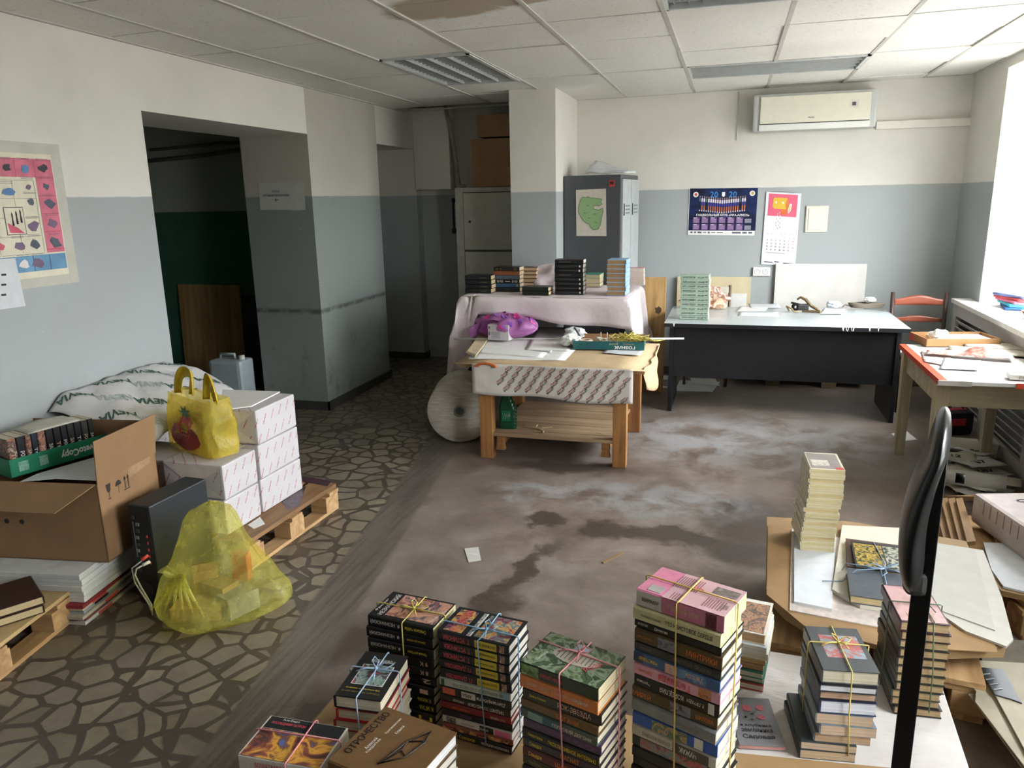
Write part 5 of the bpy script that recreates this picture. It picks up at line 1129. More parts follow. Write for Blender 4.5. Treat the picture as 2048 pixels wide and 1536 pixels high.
d = rot2(-.305, .25); m = MB()
for k in range(5): m.box((rg.uniform(-.008, .008), rg.uniform(-.008, .008), .0125+.0245*k), (.62-.008*k, .46, .024), rg.uniform(-.01, .01), .002)
o = m.build('white_paper_pile', pages('d2d3cf', n=500), None, (cst.x+d[0], cst.y+d[1], zz), ro); tag(o, 'pile of large white sheets under the cardboard carton', 'paper'); zt = zz+.1225
# carton with open flaps
M_ct = mat('8c6c4b', .78, .07, 4); rc = R(8); CW, CD, CH = .60, .405, .345
r = thing('cardboard_carton', 'open brown cardboard carton with printed handling symbols', 'box', (-2.44, 2.335, zt+.001), rc)
m = MB(); th = .005
m.bb((-CW, 0, 0), (0, CD, th)); m.bb((-CW, 0, 0), (0, th, CH)); m.bb((-CW, CD-th, 0), (0, CD, CH)); m.bb((-th, 0, 0), (0, CD, CH)); m.bb((-CW, 0, 0), (-CW+th, CD, CH)); m.build('body', M_ct, r)
for x in (-.44, -.37): m = MB(); m.cyl((x, -.0004, .17), (x, -.0012, .17), .011, 14); m.build('hand_hole', M_blk, r)
m = MB(); m.slab([(0, 0, CH), (0, CD, CH), (.02, CD, CH+.185), (.012, 0, CH+.185)], (1, 0, 0), .004); fl = m.build('side_flap', M_ct, r)
m = MB(); m.slab([(-CW, 0, CH), (-.004, 0, CH), (-.10, -.13, CH-.075), (-CW, -.13, CH-.075)], (0, 0, 1), .004); m.build('front_flap', M_ct, r)
m = MB(); m.slab([(-CW, CD, CH), (-.004, CD, CH), (-.004, CD+.012, CH+.15), (-CW, CD+.012, CH+.15)], (0, 1, 0), .004); m.build('back_flap', M_ct, r)
m = MB(); g = lambda y, z: (.0008, y, z)
def gp(P): m._add([g(y, z) for y, z in P], [tuple(range(len(P)))])
y0 = .05
gp([(y0, .325), (y0+.03, .325), (y0+.026, .295), (y0+.015, .285), (y0+.004, .295)]); gp([(y0+.0135, .287), (y0+.0165, .287), (y0+.0165, .262), (y0+.0135, .262)]); gp([(y0+.006, .262), (y0+.024, .262), (y0+.024, .258), (y0+.006, .258)])
y0 = .11; gp([(y0+.018+.02*math.cos(a*.35), .296+.022*math.sin(a*.35)) for a in range(10)]); gp([(y0+.0165, .298), (y0+.0195, .298), (y0+.0195, .262), (y0+.0165, .262)])
for y0 in (.165, .187): gp([(y0+.004, .31), (y0+.010, .31), (y0+.010, .265), (y0+.004, .265)]); gp([(y0-.002, .305), (y0+.016, .305), (y0+.007, .322)])
gp([(.16, .262), (.202, .262), (.202, .258), (.16, .258)]); m.build('handling_symbols', mat('2f2620', .7), r)
m = MB()
for k in range(4): m.quad([(.0205, .06, CH+.07+.012*k), (.0205, .06+.14-.03*(k % 2), CH+.07+.012*k), (.0205, .06+.14-.03*(k % 2), CH+.073+.012*k), (.0205, .06, CH+.073+.012*k)])
for v in m.bm.verts: v.co.x = .0055+.04*(v.co.z-CH)
m.build('address_lines', mat('4a3a2e', .7), r); m = MB(); m.quad([(.001, .20, .30), (.001, .36, .315), (.001, .36, .345), (.001, .20, .345)]); m.build('clear_tape', mat('a08464', .2), r)
psheet('paper_sheet', 'white sheet hanging out between the green tray and the carton', 'paper', [(40, 964), (75, 948), (200, 912), (196, 962), (110, 958)], zt+CH+.004, M_paper2, .002)
# tray of books on the carton
zr = zt+CH+.007
pa, pb = PZ(23, 957, zr), PZ(199, 905, zr); dv = pb-pa; at = math.atan2(dv.y, dv.x); TL = .44
r = thing('paper_tray', 'green paper box lid full of dark books on the carton', 'tray', (pa.x, pa.y, zr), at)
Mgr = mat('1f7f5c', .4, .06, 10); m = MB(); TD, TH = .30, .078
m.bb((0, 0, 0), (TL, TD, .003)); m.bb((0, 0, 0), (TL, .003, TH)); m.bb((0, TD-.003, 0), (TL, TD, TH)); m.bb((0, 0, 0), (.003, TD, TH)); m.bb((TL-.003, 0, 0), (TL, TD, TH)); m.build('lid', Mgr, r)
m = MB(); lettering(m, 'SvetoCopy', flat((.29, -.001, .038), (1, 0, 0), (0, 0, 1)), w=.16, h=.042, mi=0, flip=True, bold=.03)
m.quad([(.035, -.0008, .018), (.075, -.0008, .018), (.075, -.0008, .06), (.035, -.0008, .06)], 1); m.quad([(.12, -.0008, .018), (.155, -.0008, .018), (.155, -.0008, .06), (.12, -.0008, .06)], 1); m.build('printing', [M_white, mat('7fae98', .5, .3, 90)], r)
Rt = Matrix.Rotation(at, 4, 'Z'); x = .012; rg = random.Random(2)
tc_ = ['2a2422', '1d1b1f', '3a2a30', '1b2630', '8a7068', '17171a', '19191b', '1c1c1f', '201f1c', '1a1a1c', '2d2a26', '161618']
for k in range(12):
    tk = rg.uniform(.024, .036)
    if x+tk > TL-.012: break
    o = book('dark book standing in the green tray, %s from its left end' % ('first' if k == 0 else ORD[k]), .158, .125, tk-.001, tc_[k] if k not in (0, 2, 4) else art([tc_[k], 'a0705a', '3a3034', 'c0a890'], 35, 80+k), 'cfc4a8', False, [(('ТОМ', 'РОМАН', 'ЗАКОН')[k % 3], 'w' if k % 2 else 'c', .6, .4, .5, 0)], None, (0, 0, 0), 0, 'dark books standing in the green tray')
    # spine to the front, standing upright
    Mb = Matrix(((0, 0, 1, x), (0, 1, 0, .074), (-1, 0, 0, .0835), (0, 0, 0, 1)))
    o.matrix_world = Matrix.Translation((pa.x, pa.y, zr)) @ Rt @ Mb; x += tk
m = MB(); m.surf(lambda u, v: (.10+.22*u, .01+.14*v, .166+.012*math.sin(3*u)*v+.004*u), 8, 6, 0, .003); o = m.build('paper_sheet', mat('b7b2a4', .6, .1), None, (pa.x, pa.y, zr), at); tag(o, 'grey booklet lying on top of the books in the green tray', 'booklet')
# computer tower
r = thing('computer_tower', 'dark computer tower with cables standing by the carton', 'computer', (-2.318, 2.405, 0), R(-3))
m = MB(); m.bb((-.058, 0, 0), (.058, .34, .455), .006); m.build('case', mat('24282b', .45, .06, 40), r)
m = MB(); m.bb((-.052, -.003, .01), (.052, 0, .445)); m.build('rear_panel', mat('101113', .5), r)
m = MB(); rg = random.Random(1)
for k in range(9): m.box((-.02+rg.uniform(-.015, .015), -.005, .16+.03*k), (.016, .006, .014), 0, .001, k % 2)
for k in range(5): m.box((.03, -.004, .2+.03*k), (.006, .003, .012), 0, 0, 2)
m.box((-.035, -.004, .30), (.004, .003, .16), 0, 0, 1); m.build('ports', [mat('3a3d40', .4), mat('6a6e70', .35), M_red], r)
m = MB(); m.cyl((-.01, -.004, .07), (-.01, -.006, .07), .038, 20); m.build('fan_grille', mat('1c1e20', .5), r)
r = thing('audio_cable', 'white cable with red and white plugs hanging from the computer tower', 'cable', (-2.30, 2.385, 0), R(-3)); 
m = MB(); m.tube([(.02, -.02, .215), (0, -.05, .205), (-.02, -.045, .17), (.01, -.05, .12), (.05, -.05, .05), (.06, -.06, .006)], .004, 6); m.tube([(.02, -.02, .24), (-.03, -.045, .20), (-.02, -.05, .14), (.02, -.06, .10), (.045, -.055, .05), (.05, -.05, .005)], .0035, 6); m.build('cord', mat('b9b7b0', .5), r)
m = MB(); m.tube([(.03, -.005, .22), (.015, -.03, .213)], .007, 8, 0); m.tube([(.025, -.005, .248), (.012, -.03, .236)], .007, 8, 1); m.build('plug', [M_white, M_red], r)
# crumpled wrapper sheet along the wall, printed all over
t = NT('printed_wrapper', .5); t.col(t.mix(t.noise(t.coord(), 5, 4), lin('b9b8b7'), lin('d0cfce'))); t.bump(t.noise(t.coord(), 6, 5), .4, .03); M_nv = t.m
def nev(u, v):
    y = 2.76+.98*u; x = -3.10+.43*min(1, v*1.1)
    z = .80-.05*abs(u-.55)-.20*v**1.4 - .04*max(0, v-.8)/.2
    z -= .26*max(0, u-.84)**1.5*6 + .6*max(0, .10-u)
    z += .022*nz(u*5, v*3, 3)+.010*nz(u*14, v*7, 1); x += .02*nz(u*6, v*2, 8)
    return Vector((x, y+.03*math.sin(v*3), z))
m = MB(); m.surf(nev, 56, 28, 0, .0015); o = m.build('wrapper_sheet', M_nv); tag(o, 'large crumpled white wrapper printed in green along the left wall', 'wrapping paper')
m = MB()
for i in range(5):
    for j in range(4):
        u0, v0 = .10+.235*i+.11*(j % 2), .12+.235*j
        if not .08 < u0 < .92: continue
        def fn(a, b, u0=u0, v0=v0):
            a, b = -a, -b; ca, sa = math.cos(.62), -math.sin(.62); s, tt = a*ca-b*sa, a*sa+b*ca
            uu, vv = min(.995, max(.005, u0+s/.98)), min(.99, max(.01, v0-tt/.5)); p = nev(uu, vv); return p+Vector((.0022, -.0008, .003))
        lettering(m, 'NEVIA', fn, w=.165, h=.044, mi=j % 2, bold=.03)
        m._add([fn(.115+.005*math.cos(k*1.05), .004*math.sin(k*1.05)) for k in range(6)], [tuple(range(6))], j % 2)
m.build('print', [mat('3f5a4c', .6), mat('9fa8a2', .6)], o)
# reams hidden beneath the wrapper hold it up
pack('wrapped pack hidden beneath the crumpled printed wrapper', (-3.035, 3.25, 0), (.13, .70, .50), 0, None, False)
# ------------------------------------------------------------------ plastic bags
def plastic(c, tint, fac=.5, rough=.3, noise_=9):
    t = NT('thin_plastic', rough, 0, .6); t.col(lin(c)); t.b.inputs['Transmission Weight'].default_value = 0
    tr = t.n('ShaderNodeBsdfTransparent'); tr.inputs[0].default_value = lin(tint); tl = t.n('ShaderNodeBsdfTranslucent'); tl.inputs[0].default_value = lin(c)
    a = t.n('ShaderNodeMixShader'); a.inputs[0].default_value = .35; t.l(t.b.outputs[0], a.inputs[1]); t.l(tl.outputs[0], a.inputs[2])
    b = t.n('ShaderNodeMixShader'); n = t.noise(t.coord(), noise_, 4); t.l(t.ramp(n, .3, .7, fac-.12, fac+.16), b.inputs[0]); t.l(tr.outputs[0], b.inputs[1]); t.l(a.outputs[0], b.inputs[2]); t.l(b.outputs[0], t.o.inputs[0])
    t.bump(t.noise(t.coord(), 14, 5, .6, dist=.5), .5, .03); return t.m
M_yb = plastic('e8e47e', 'fbf8d2', .26, .2); M_yc = plastic('ecd75c', 'f8ecb0', .44, .25); M_pb = plastic('c985c4', 'e6c2e4', .80, .2)
# rubbish bag on the floor
r = thing('plastic_rubbish_bag', 'translucent yellow rubbish bag tied up on the floor', 'bag', (-2.0, 2.44, 0))
def bagf(u, v):
    a = 2*math.pi*u; pr = [(0, .05), (.05, .20), (.14, .255), (.30, .25), (.45, .215), (.60, .165), (.75, .125), (.88, .10), (.95, .075), (1, .0)]
    for (p0, r0), (p1, r1) in zip(pr, pr[1:]):
        if v <= p1: f = (v-p0)/(p1-p0); rad = r0+(r1-r0)*f; break
    z = .004+.44*v**1.15
    rad *= 1+.10*math.sin(3*a+v*4)+.06*math.sin(7*a-v*6)*min(1, v*2)+.05*nz(math.cos(a)*3, math.sin(a)*3, v*5)
    return (rad*math.cos(a)*1.03-.09*v**2+.02, rad*math.sin(a)*.92+.10*v**2, z+.02*nz(math.cos(a)*2, math.sin(a)*2, v*4)*min(1, v*3))
m = MB(); m.surf(bagf, 64, 34); m.build('film', M_yb, r)
m = MB()
def knotf(u, v):
    a = 2*math.pi*u; rd = (.022+.05*v**1.2)*(1+.22*math.sin(6*a)); return (-.03+rd*math.cos(a), -.165-.02*v+rd*math.sin(a)*.5, .235+.035*v+.012*math.sin(5*a)*v)
m.surf(knotf, 40, 8)
for k in range(7):
    a = -2.6+.35*k; m.tube([(-.03, -.165, .24), (-.03+.06*math.cos(a), -.18+.03*math.sin(a), .19), (-.03+.14*math.cos(a), -.19+.05*math.sin(a), .10)], [.012, .008, .003], 6)
m.build('tied_knot', M_yb, r)
def crumple(name, lab, cat, loc_, s, mt, seed=0, grp=None, sub=3, amp=.35):
    m = MB(); bmesh.ops.create_icosphere(m.bm, subdivisions=sub, radius=1)
    for v in m.bm.verts: c = v.co.normalized(); k = 1+amp*nz(c.x*2+seed, c.y*2, c.z*2)+amp*.5*nz(c.x*5, c.y*5+seed, c.z*5); v.co = Vector((c.x*s[0]*k, c.y*s[1]*k, c.z*s[2]*k))
    lo = min(v.co.z for v in m.bm.verts)
    for v in m.bm.verts: v.co.z -= lo
    return tag(m.build(name, mt, None, loc_), lab, cat, grp)
sc_ = 'scraps inside the yellow rubbish bag'
for k, (x, y, z, d, rz, c, lab) in enumerate(((-.05, -.06, .008, (.20, .13, .06), .3, 'b09060', 'flat brown carton scrap at the bottom of the yellow rubbish bag'), (.09, .0, .008, (.10, .14, .09), -.4, '8f9098', 'grey box in the right part of the yellow rubbish bag'), (-.10, .05, .008, (.10, .08, .15), .7, 'b8986a', 'upright wooden scrap at the left inside the yellow rubbish bag'), (.05, .10, .10, (.07, .05, .12), .2, 'b5602f', 'orange packet in the upper part of the yellow rubbish bag'), (-.01, .02, .075, (.14, .09, .045), -.2, 'a08a60', 'tan carton scrap in the middle of the yellow rubbish bag'))):
    m = MB(); m.box((0, 0, d[2]/2), d, 0, .004); o = m.build('scrap_box', mat(c, .7, .2, 20), None, (-2.0+x, 2.44+y, z), rz); tag(o, lab, 'scrap', sc_)
# carrier bag with strawberry print on the packs
zb = .148+.172*2+.012
rg = random.Random(6)
for k in range(6):
    d = rg.uniform(-.03, .03); psheet('paper_sheet', 'loose white sheet under the yellow carrier bag', 'paper', [(362+d*200+k*6, 905-3*k), (470+k*8, 902-4*k), (512+k*3, 878-3*k), (420+k*4, 876-2*k)], zb-.012+.0018*k, M_paper if k % 2 else M_cream, .0014, 'loose sheets under the yellow carrier bag')
pb_ = PZ(408, 895, zb); r = thing('carrier_bag', 'yellow plastic carrier bag with a strawberry print standing on the packs', 'bag', (pb_.x, pb_.y, zb), R(-22))
r.scale = (1.15, 1.1, 1.1)
def cb(u, v):
    a = 2*math.pi*u; c, s = math.cos(a), math.sin(a); e = .35
    x = math.copysign(abs(c)**e, c)*.185; y = math.copysign(abs(s)**e, s)*.075; z = .245*v
    k = 1-.10*v**2; y *= 1-.45*max(0, v-.5); x *= k
    return (x+.008*nz(c*2, s*2, v*4), y+.010*nz(c*3+4, s*3, v*4), z+.012*nz(c*2, s*2, 9)*v)
m = MB(); m.surf(cb, 56, 16)
m.surf(lambda u, v: (.33*(u-.5), .12*(v-.5), .003), 4, 3); m.build('film', M_yc, r)
for x in (-.14, .07):
    m = MB(); m.surf(lambda u, v: (x+.035-(.026+.042*v)*math.cos(math.pi*u), (.012 if x < 0 else .0)+.014*math.sin(u*5+x*9)+.012*math.sin(v*4), .228+(.085+.050*v)*math.sin(math.pi*u)+.01*math.sin(u*9)), 22, 5, 0, .0012); m.build('handle', mat('c9ac2a', .35, .1), r)
def fr_(x, z): 
    # front face of the bag
    best = min((cb(.5+.5*i/120, max(0, min(1, z/.245))) for i in range(121)), key=lambda p: abs(p[0]-x)); return Vector((x, best[1]-.003, z))
def sp_poly(m, P, mi, dy=0): m._add([fr_(x, z)+Vector((0, -dy, 0)) for x, z in P], [tuple(range(len(P)))], mi)
m = MB()
for (cx, cz, rx, rz_) in ((-.055, .075, .05, .05), (.055, .07, .05, .045), (.0, .05, .08, .04)): sp_poly(m, [(cx+rx*math.cos(i*.5)*(1+.15*math.sin(i*2.3)), cz+rz_*math.sin(i*.5)) for i in range(13)], 2)
sp_poly(m, [(.005+.048*math.cos(i*.42)*(1 if math.sin(i*.42) > 0 else .9), .112+.062*math.sin(i*.42)) for i in range(15)], 0, .0012)
for k in range(14): x, z = -.02+.013*(k % 4)+.006*((k//4) % 2), .08+.017*(k//4); sp_poly(m, [(x+.003*math.cos(i*1.2), z+.004*math.sin(i*1.2)) for i in range(5)], 3, .002)
sp_poly(m, [(.005+(.05 if i % 2 else .02)*math.cos(i*.449), .180+(.034 if i % 2 else .016)*math.sin(i*.449)) for i in range(14)], 1, .002)
m.build('strawberry_print', [mat('c03a26', .35, .1), mat('2f6b35', .35), mat('8f2f22', .35, .2), mat('d9b040', .4)], r)
for k in range(2):
    o = book(('picture covered book at the right inside the yellow carrier bag', 'second book inside the yellow carrier bag')[k], .20, .10, .03, art(['4a5a50', 'b0a060', '8a9a8a', '6a4a3a', 'd0c8a0'], 30, 90+k), 'd8cda0', False, (), None, (0, 0, 0), 0, 'books in the yellow carrier bag')
    o.matrix_world = Matrix.Translation((pb_.x, pb_.y, zb)) @ Matrix.Rotation(R(-22), 4, 'Z') @ Matrix(((0, 0, 1, .085-.036*k), (0, 1, 0, 0), (-1, 0, 0, .106), (0, 0, 0, 1)))
# store room things
m = MB(); m.box((0, 0, .465), (.68, .018, .93), 0, .002); o = m.build('plywood_sheet', wood('8a6a42', 'b08d5c', 2, .5), None, (-4.72, 6.10, 0)); o.rotation_euler.x = R(-2); tag(o, 'plywood sheet leaning in the dark store room', 'board')
r = thing('jerrycan', 'white plastic jerrycan in the dark store room doorway', 'canister', (-3.945, 5.30, 0)); Mj = mat('a9b5b8', .4, .05)
m = MB(); m.box((0, 0, .21), (.30, .20, .42), 0, .03); m.build('body', Mj, r)
m = MB(); m.tube([(-.10, 0, .40), (-.09, 0, .455), (.04, 0, .455), (.05, 0, .40)], .014, 8); m.build('handle', Mj, r); m = MB(); m.lathe([(.026, 0), (.026, .04), (0, .042)], 14, (.105, 0, .41)); m.build('cap', mat('c9c9c4', .4), r)
m = MB(); m.bb((-4.25, 5.95, 0), (-3.85, 6.0, .85)); o = m.build('dark_board', mat('2a2622', .7)); tag(o, 'dark board standing beside the plywood in the store room', 'board')
m = MB(); m.tube([PY(296, 322, 6.1), PY(400, 312, 6.1), PY(478, 300, 6.1)], .018, 8); m.tube([PY(300, 300, 6.12), PY(478, 285, 6.12)], .014, 8); o = m.build('heating_pipe', mat('6d6e68', .5)); tag(o, 'pipes high on the store room wall', 'pipe')
# ------------------------------------------------------------------ on the workbench
ZW = .6405
WBG = 'loose papers on the workbench'
for k, (pix, m_, lab) in enumerate((
    ([(936, 718), (1130, 722), (1158, 692), (972, 664)], M_paper, 'large white sheet under the pink bag on the workbench'),
    ([(952, 706), (1085, 716), (1100, 700), (955, 690)], M_paper, 'white sheet along the front left edge of the workbench'),
    ([(1060, 700), (1102, 706), (1112, 690), (1065, 688)], mat('c3c1c2', .6, .05), 'small grey card on the papers in front of the pink bag'),
    ([(1050, 700), (1140, 702), (1142, 655), (1075, 655)], M_paper, 'creased white sheet between the pink bag and the green tray'),
    ([(1205, 706), (1280, 712), (1288, 700), (1212, 698)], M_paper2, 'white sheet in front of the green tray'),
    ([(930, 706), (950, 716), (985, 668), (962, 664)], mat('c7b795', .7, .1), 'brown paper at the left end of the workbench'))):
    psheet('paper_sheet', lab, 'paper', pix, ZW+.0016*k, m_, .0012, WBG, .006, k)
m = MB(); m.surf(lambda u, v: (.60+.05*math.sin(v*5)*u, -.43+.80*v, .648-.11*u*(1+.3*math.sin(v*9))-.02*u+.0), 6, 26, 0, .0015)
for v_ in m.bm.verts: v_.co.x += .03*nz(v_.co.y*6, v_.co.z*9); 
o = m.build('hanging_kraft_paper', mat('c3a27c', .7, .12), None, (-1.05, 4.95, 0)); tag(o, 'crumpled kraft paper hanging over the right end of the workbench', 'paper')
m = MB(); m.surf(lambda u, v: (-.62+1.22*u, -.47+.90*v, .0), 6, 6, 0, .0012); o = m.build('kraft_paper_cover', mat('bfa682', .7, .12, 5), None, (-1.05, 4.95, .6417-.001)); tag(o, 'kraft paper covering the workbench top', 'paper')
# pink bag holding a white box
pc = PZ(1020, 680, ZW+.01); r = thing('pink_carrier_bag', 'pink and violet plastic bag wrapped around a white box on the workbench', 'bag', (pc.x-.02, pc.y+.05, ZW+.012), R(-6))
def pbf(u, v):
    a = 2*math.pi*u; c, s = math.cos(a), math.sin(a); w = math.sin(math.pi*min(1, max(.0, v*.94+.06)))**.45
    x = -.26+.48*v; y = .125*c*w; z = .085+.092*s*w
    k = 1+.14*nz(c*2, s*2, v*5)+.08*nz(c*5, s*5, v*9); z = .006+max(-.004, (z+.002)*k); return (x+.02*nz(c*3, s*3, v*3), y*k, z)
m = MB(); m.surf(lambda u, v: pbf(u, .46+.54*v), 40, 20); m.surf(lambda u, v: pbf(-.28+.68*u, .01+.46*v), 28, 20)
m.surf(lambda u, v: (-.26-.06*u*(1-abs(2*v-1)), -.12+.2*v, .012+.10*u*v), 6, 6); m.build('film', M_pb, r)
m = MB()
for k in range(34):
    u, v = (.02+.46*random.random(), .48+.48*random.random()) if k % 3 else (.02+.36*random.random(), .08+.4*random.random()); q = [Vector(pbf(u+du, min(.99, v+dv)))*1.0+Vector((0, 0, .007)) for du, dv in ((0, 0), (.05, .012), (.055, .075), (.0, .06))]; q = [p+Vector((0, -.006 if p.y < 0 else .003, 0)) for p in q]; m.quad(q, k % 2)
m.build('print', [mat('c2387f', .25, .1), mat('8a4fb0', .25, .1)], r)
r = thing('white_box', 'white printed box inside the pink bag', 'box', (pc.x-.065, pc.y-.02, ZW+.014), R(-6)); m = MB(); m.box((0, 0, .06), (.165, .09, .115), 0, .003); m.build('box', mat('c7c1c4', .45, .04), r)
m = MB()
for k in range(6): m.box((-.02, -.0455, .02+.008*k), (.07, .0006, .003))
m.box((.035, -.0455, .09), (.05, .0006, .035), 0, 0, 1); m.box((-.07, -.0455, .095), (.012, .0006, .02), 0, 0, 0); m.box((-.07, -.0455, .05), (.012, .0006, .025)); m.build('print', [mat('77707a', .6), mat('7a5a4c', .5, .3, 80)], r)
# green tray with twine
ta, tb = PZ(1146, 699, ZW+.006), PZ(1288, 702, ZW+.006); at = math.atan2(tb.y-ta.y, tb.x-ta.x); L = (tb-ta).length
r = thing('open_tray', 'dark green open cardboard tray full of yellow twine on the workbench', 'tray', (ta.x, ta.y, ZW+.008), at); Mt = mat('1c5a5a', .4, .08)
m = MB(); D = .30; hh = .058
m.bb((0, 0, 0), (L, D, .003), 0, 1); m.bb((0, 0, 0), (L, .003, hh)); m.bb((0, D-.003, 0), (L, D, hh), 0, 1); m.bb((0, 0, 0), (.003, D, hh)); m.bb((L-.003, 0, 0), (L, D, hh)); m.build('tray', [Mt, mat('9a7650', .7)], r)
m = MB(); lettering(m, 'ГОЗНАК', flat((L*.73, -.0008, .018), (1, 0, 0), (0, 0, 1)), w=.14, h=.022, flip=True, bold=.04); lettering(m, 'gold', flat((L*.58, -.0008, .042), (1, 0, 0), (0, 0, 1)), w=.06, h=.018, mi=1, flip=True); lettering(m, 'БУМАГА', flat((L*.78, -.0008, .042), (1, 0, 0), (0, 0, 1)), w=.07, h=.009, mi=1, flip=True)
lettering(m, '55', flat((L*.26, -.0008, .03), (1, 0, 0), (0, 0, 1)), w=.07, h=.032, mi=2); m.build('printing', [M_white, mat('a5a08c', .5), mat('2a4a6a', .5)], r)
def tl(x, y, z): return Vector((ta.x, ta.y, ZW+.008)) + Vector((math.cos(at)*x-math.sin(at)*y, math.sin(at)*x+math.cos(at)*y, z))
r = thing('twine_tangle', 'tangle of yellow twine spilling over the right end of the green tray', 'twine', tl(L*.8, .12, .006)); m = MB(); rg = random.Random(17)
for k in range(11):
    P = []; 
    for i in range(14): a = i*.9+k; P.append((rg.uniform(-.02, .02)+.09*math.cos(a+k)*(.6+.4*rg.random())+.05*(k % 3-1), .085*math.sin(a*1.1)*(.5+.5*rg.random())-.01, .035+.05*rg.random()+.012*math.sin(i)))
    m.tube(P, .0022, 5)
for k in range(4): m.tube([(.08, -.05, .06), (.13+.02*k, -.09, .075-.006*k), (.17+.02*k, -.07+.03*k, .05), (.15, -.02, .055)], .0022, 5)
m.build('strands', mat('cdbf62', .5, .1), r)
r = thing('twine_scraps', 'white twine ends in the middle of the green tray', 'twine', tl(L*.42, .12, .006)); m = MB()
for k in range(5): P = [(rg.uniform(-.07, .07), rg.uniform(-.05, .05), .012+.05*rg.random()) for i in range(7)]; P.append((P[-1][0], P[-1][1], .10 if k < 2 else .05)); m.tube(P, .0025, 5)
m.build('strands', mat('d9d6c6', .5), r)
r = thing('tape_roll', 'pale orange edged tape roll in the left corner of the green tray', 'tape', tl(.075, .10, .004)); m = MB(); m.lathe([(.028, 0), (.05, 0), (.05, .045), (.028, .045), (.028, 0)], 26); m.lathe([(.0505, .010), (.0505, .02)], 26, (0, 0, 0), 1); m.build('tape', [mat('d6cbb8', .4), mat('c98a62', .4)], r); m = MB(); m.lathe([(.0275, .001), (.0275, .044)], 20); m.build('core', mat('a07a50', .7), r)
r = thing('pencil', 'dark metal rod leaning out of the tape roll', 'tool', tl(.075, .11, .01)); m = MB(); m.tube([(.0, 0, .0), (-.09, .04, .115)], .006, 8); m.build('shaft', mat('6a6c70', .35, .1, 12, .6), r)
p = tl(-.03, .12, 0); crumple('crumpled_paper', 'crumpled white paper ball left of the green tray', 'paper', (p.x, p.y, ZW+.002), (.07, .07, .045), M_paper, 4)
p = tl(.03, .27, 0); crumple('crumpled_paper', 'crumpled white paper behind the tape roll', 'paper', (p.x-.06, p.y+.06, ZW+.002), (.08, .06, .05), M_paper2, 9)
r = thing('plastic_rod', 'thin white rod lying across the workbench behind the green tray', 'rod', (0, 0, 0)); a, b = PZ(1368, 677, ZW+.012), PZ(908, 678, ZW+.012); m = MB(); m.cyl(a, b, .0065, 10); m.build('rod', M_white, r)
# saw handle at the front edge
p = PZ(988, 722, .63); r = thing('saw_handle', 'orange saw handle sticking out at the front left edge', 'saw', (p.x, 4.475, .628)); m = MB(); m.surf(lambda u, v: (.075*math.cos(math.pi*u)*(1-.35*v), -.012, .030*math.sin(math.pi*u)*(1-.45*v)), 20, 3, 0, .016); m.build('handle', mat('c0653a', .4, .1), r)
m = MB(); m.bb((-.07, .0, -.004), (.06, .15, -.001)); m.build('blade', mat('8a8c8e', .3, .1, 12, .8), r)
# green bottle and twig on the shelf
r = thing('oil_bottle', 'dark green plastic bottle with a spout on the workbench shelf', 'bottle', (-1.375, 4.665, .178), R(8)); Mb_ = mat('0e4026', .25, .08)
def bot(u, v):
    a = 2*math.pi*u; c, s = math.cos(a), math.sin(a); e = .5; w = .058 if v < .6 else .058-.036*((v-.6)/.4)**1.3
    return (math.copysign(abs(c)**e, c)*w-.012*max(0, v-.6)*2+.0025*math.sin(v*60)*(c > .5), math.copysign(abs(s)**e, s)*.04*(1 if v < .6 else 1-.55*(v-.6)/.4), .225*v)
m = MB(); m.surf(bot, 32, 40); m.surf(lambda u, v: bot(u, 0) if v > .5 else (0, 0, 0), 32, 1); m.build('body', Mb_, r)
m = MB(); m.lathe([(.019, .0), (.019, .03), (0, .032)], 16, (-.012, 0, .222)); m.build('cap', mat('0f2a1c', .4), r)
m = MB(); m.box((-.005, -.0415, .09), (.06, .001, .07)); m.build('label_panel', mat('0f6a44', .3, .1), r); m = MB()
for k in range(3): m.tube([(-.025+.015*k, -.043, .07), (-.015+.015*k, -.043, .11), (-.005+.012*k, -.043, .085)], .0018, 4)
m.build('label_marks', M_white, r)
r = thing('rope_end', 'pale rope end lying beside the bottle on the shelf', 'rope', (-1.28, 4.66, .177)); m = MB(); m.tube([(0, .04, .006), (.06, .03, .006), (.12, .0, .007), (.16, -.05, .006), (.165, -.07, .006)], [.004, .006, .007, .006, .004], 6); m.tube([(.09, .02, .008), (.10, .04, .02)], .004, 5); m.build('rope', mat('c9b894', .7), r)
for k, (x, y, a) in enumerate(((-1.12, 4.72, .4), (-1.15, 4.62, -.1), (-.75, 4.66, -.3))):
    m = MB(); m.box((0, 0, .0015), (.07, .005, .003)); o = m.build('wood_splinter', mat('d0b98c', .7), None, (x, y, .1765), a); tag(o, ('pale splinter in the middle of the lower shelf', 'pale splinter near the rope end', 'pale splinter at the right of the lower shelf')[k], 'splinter')
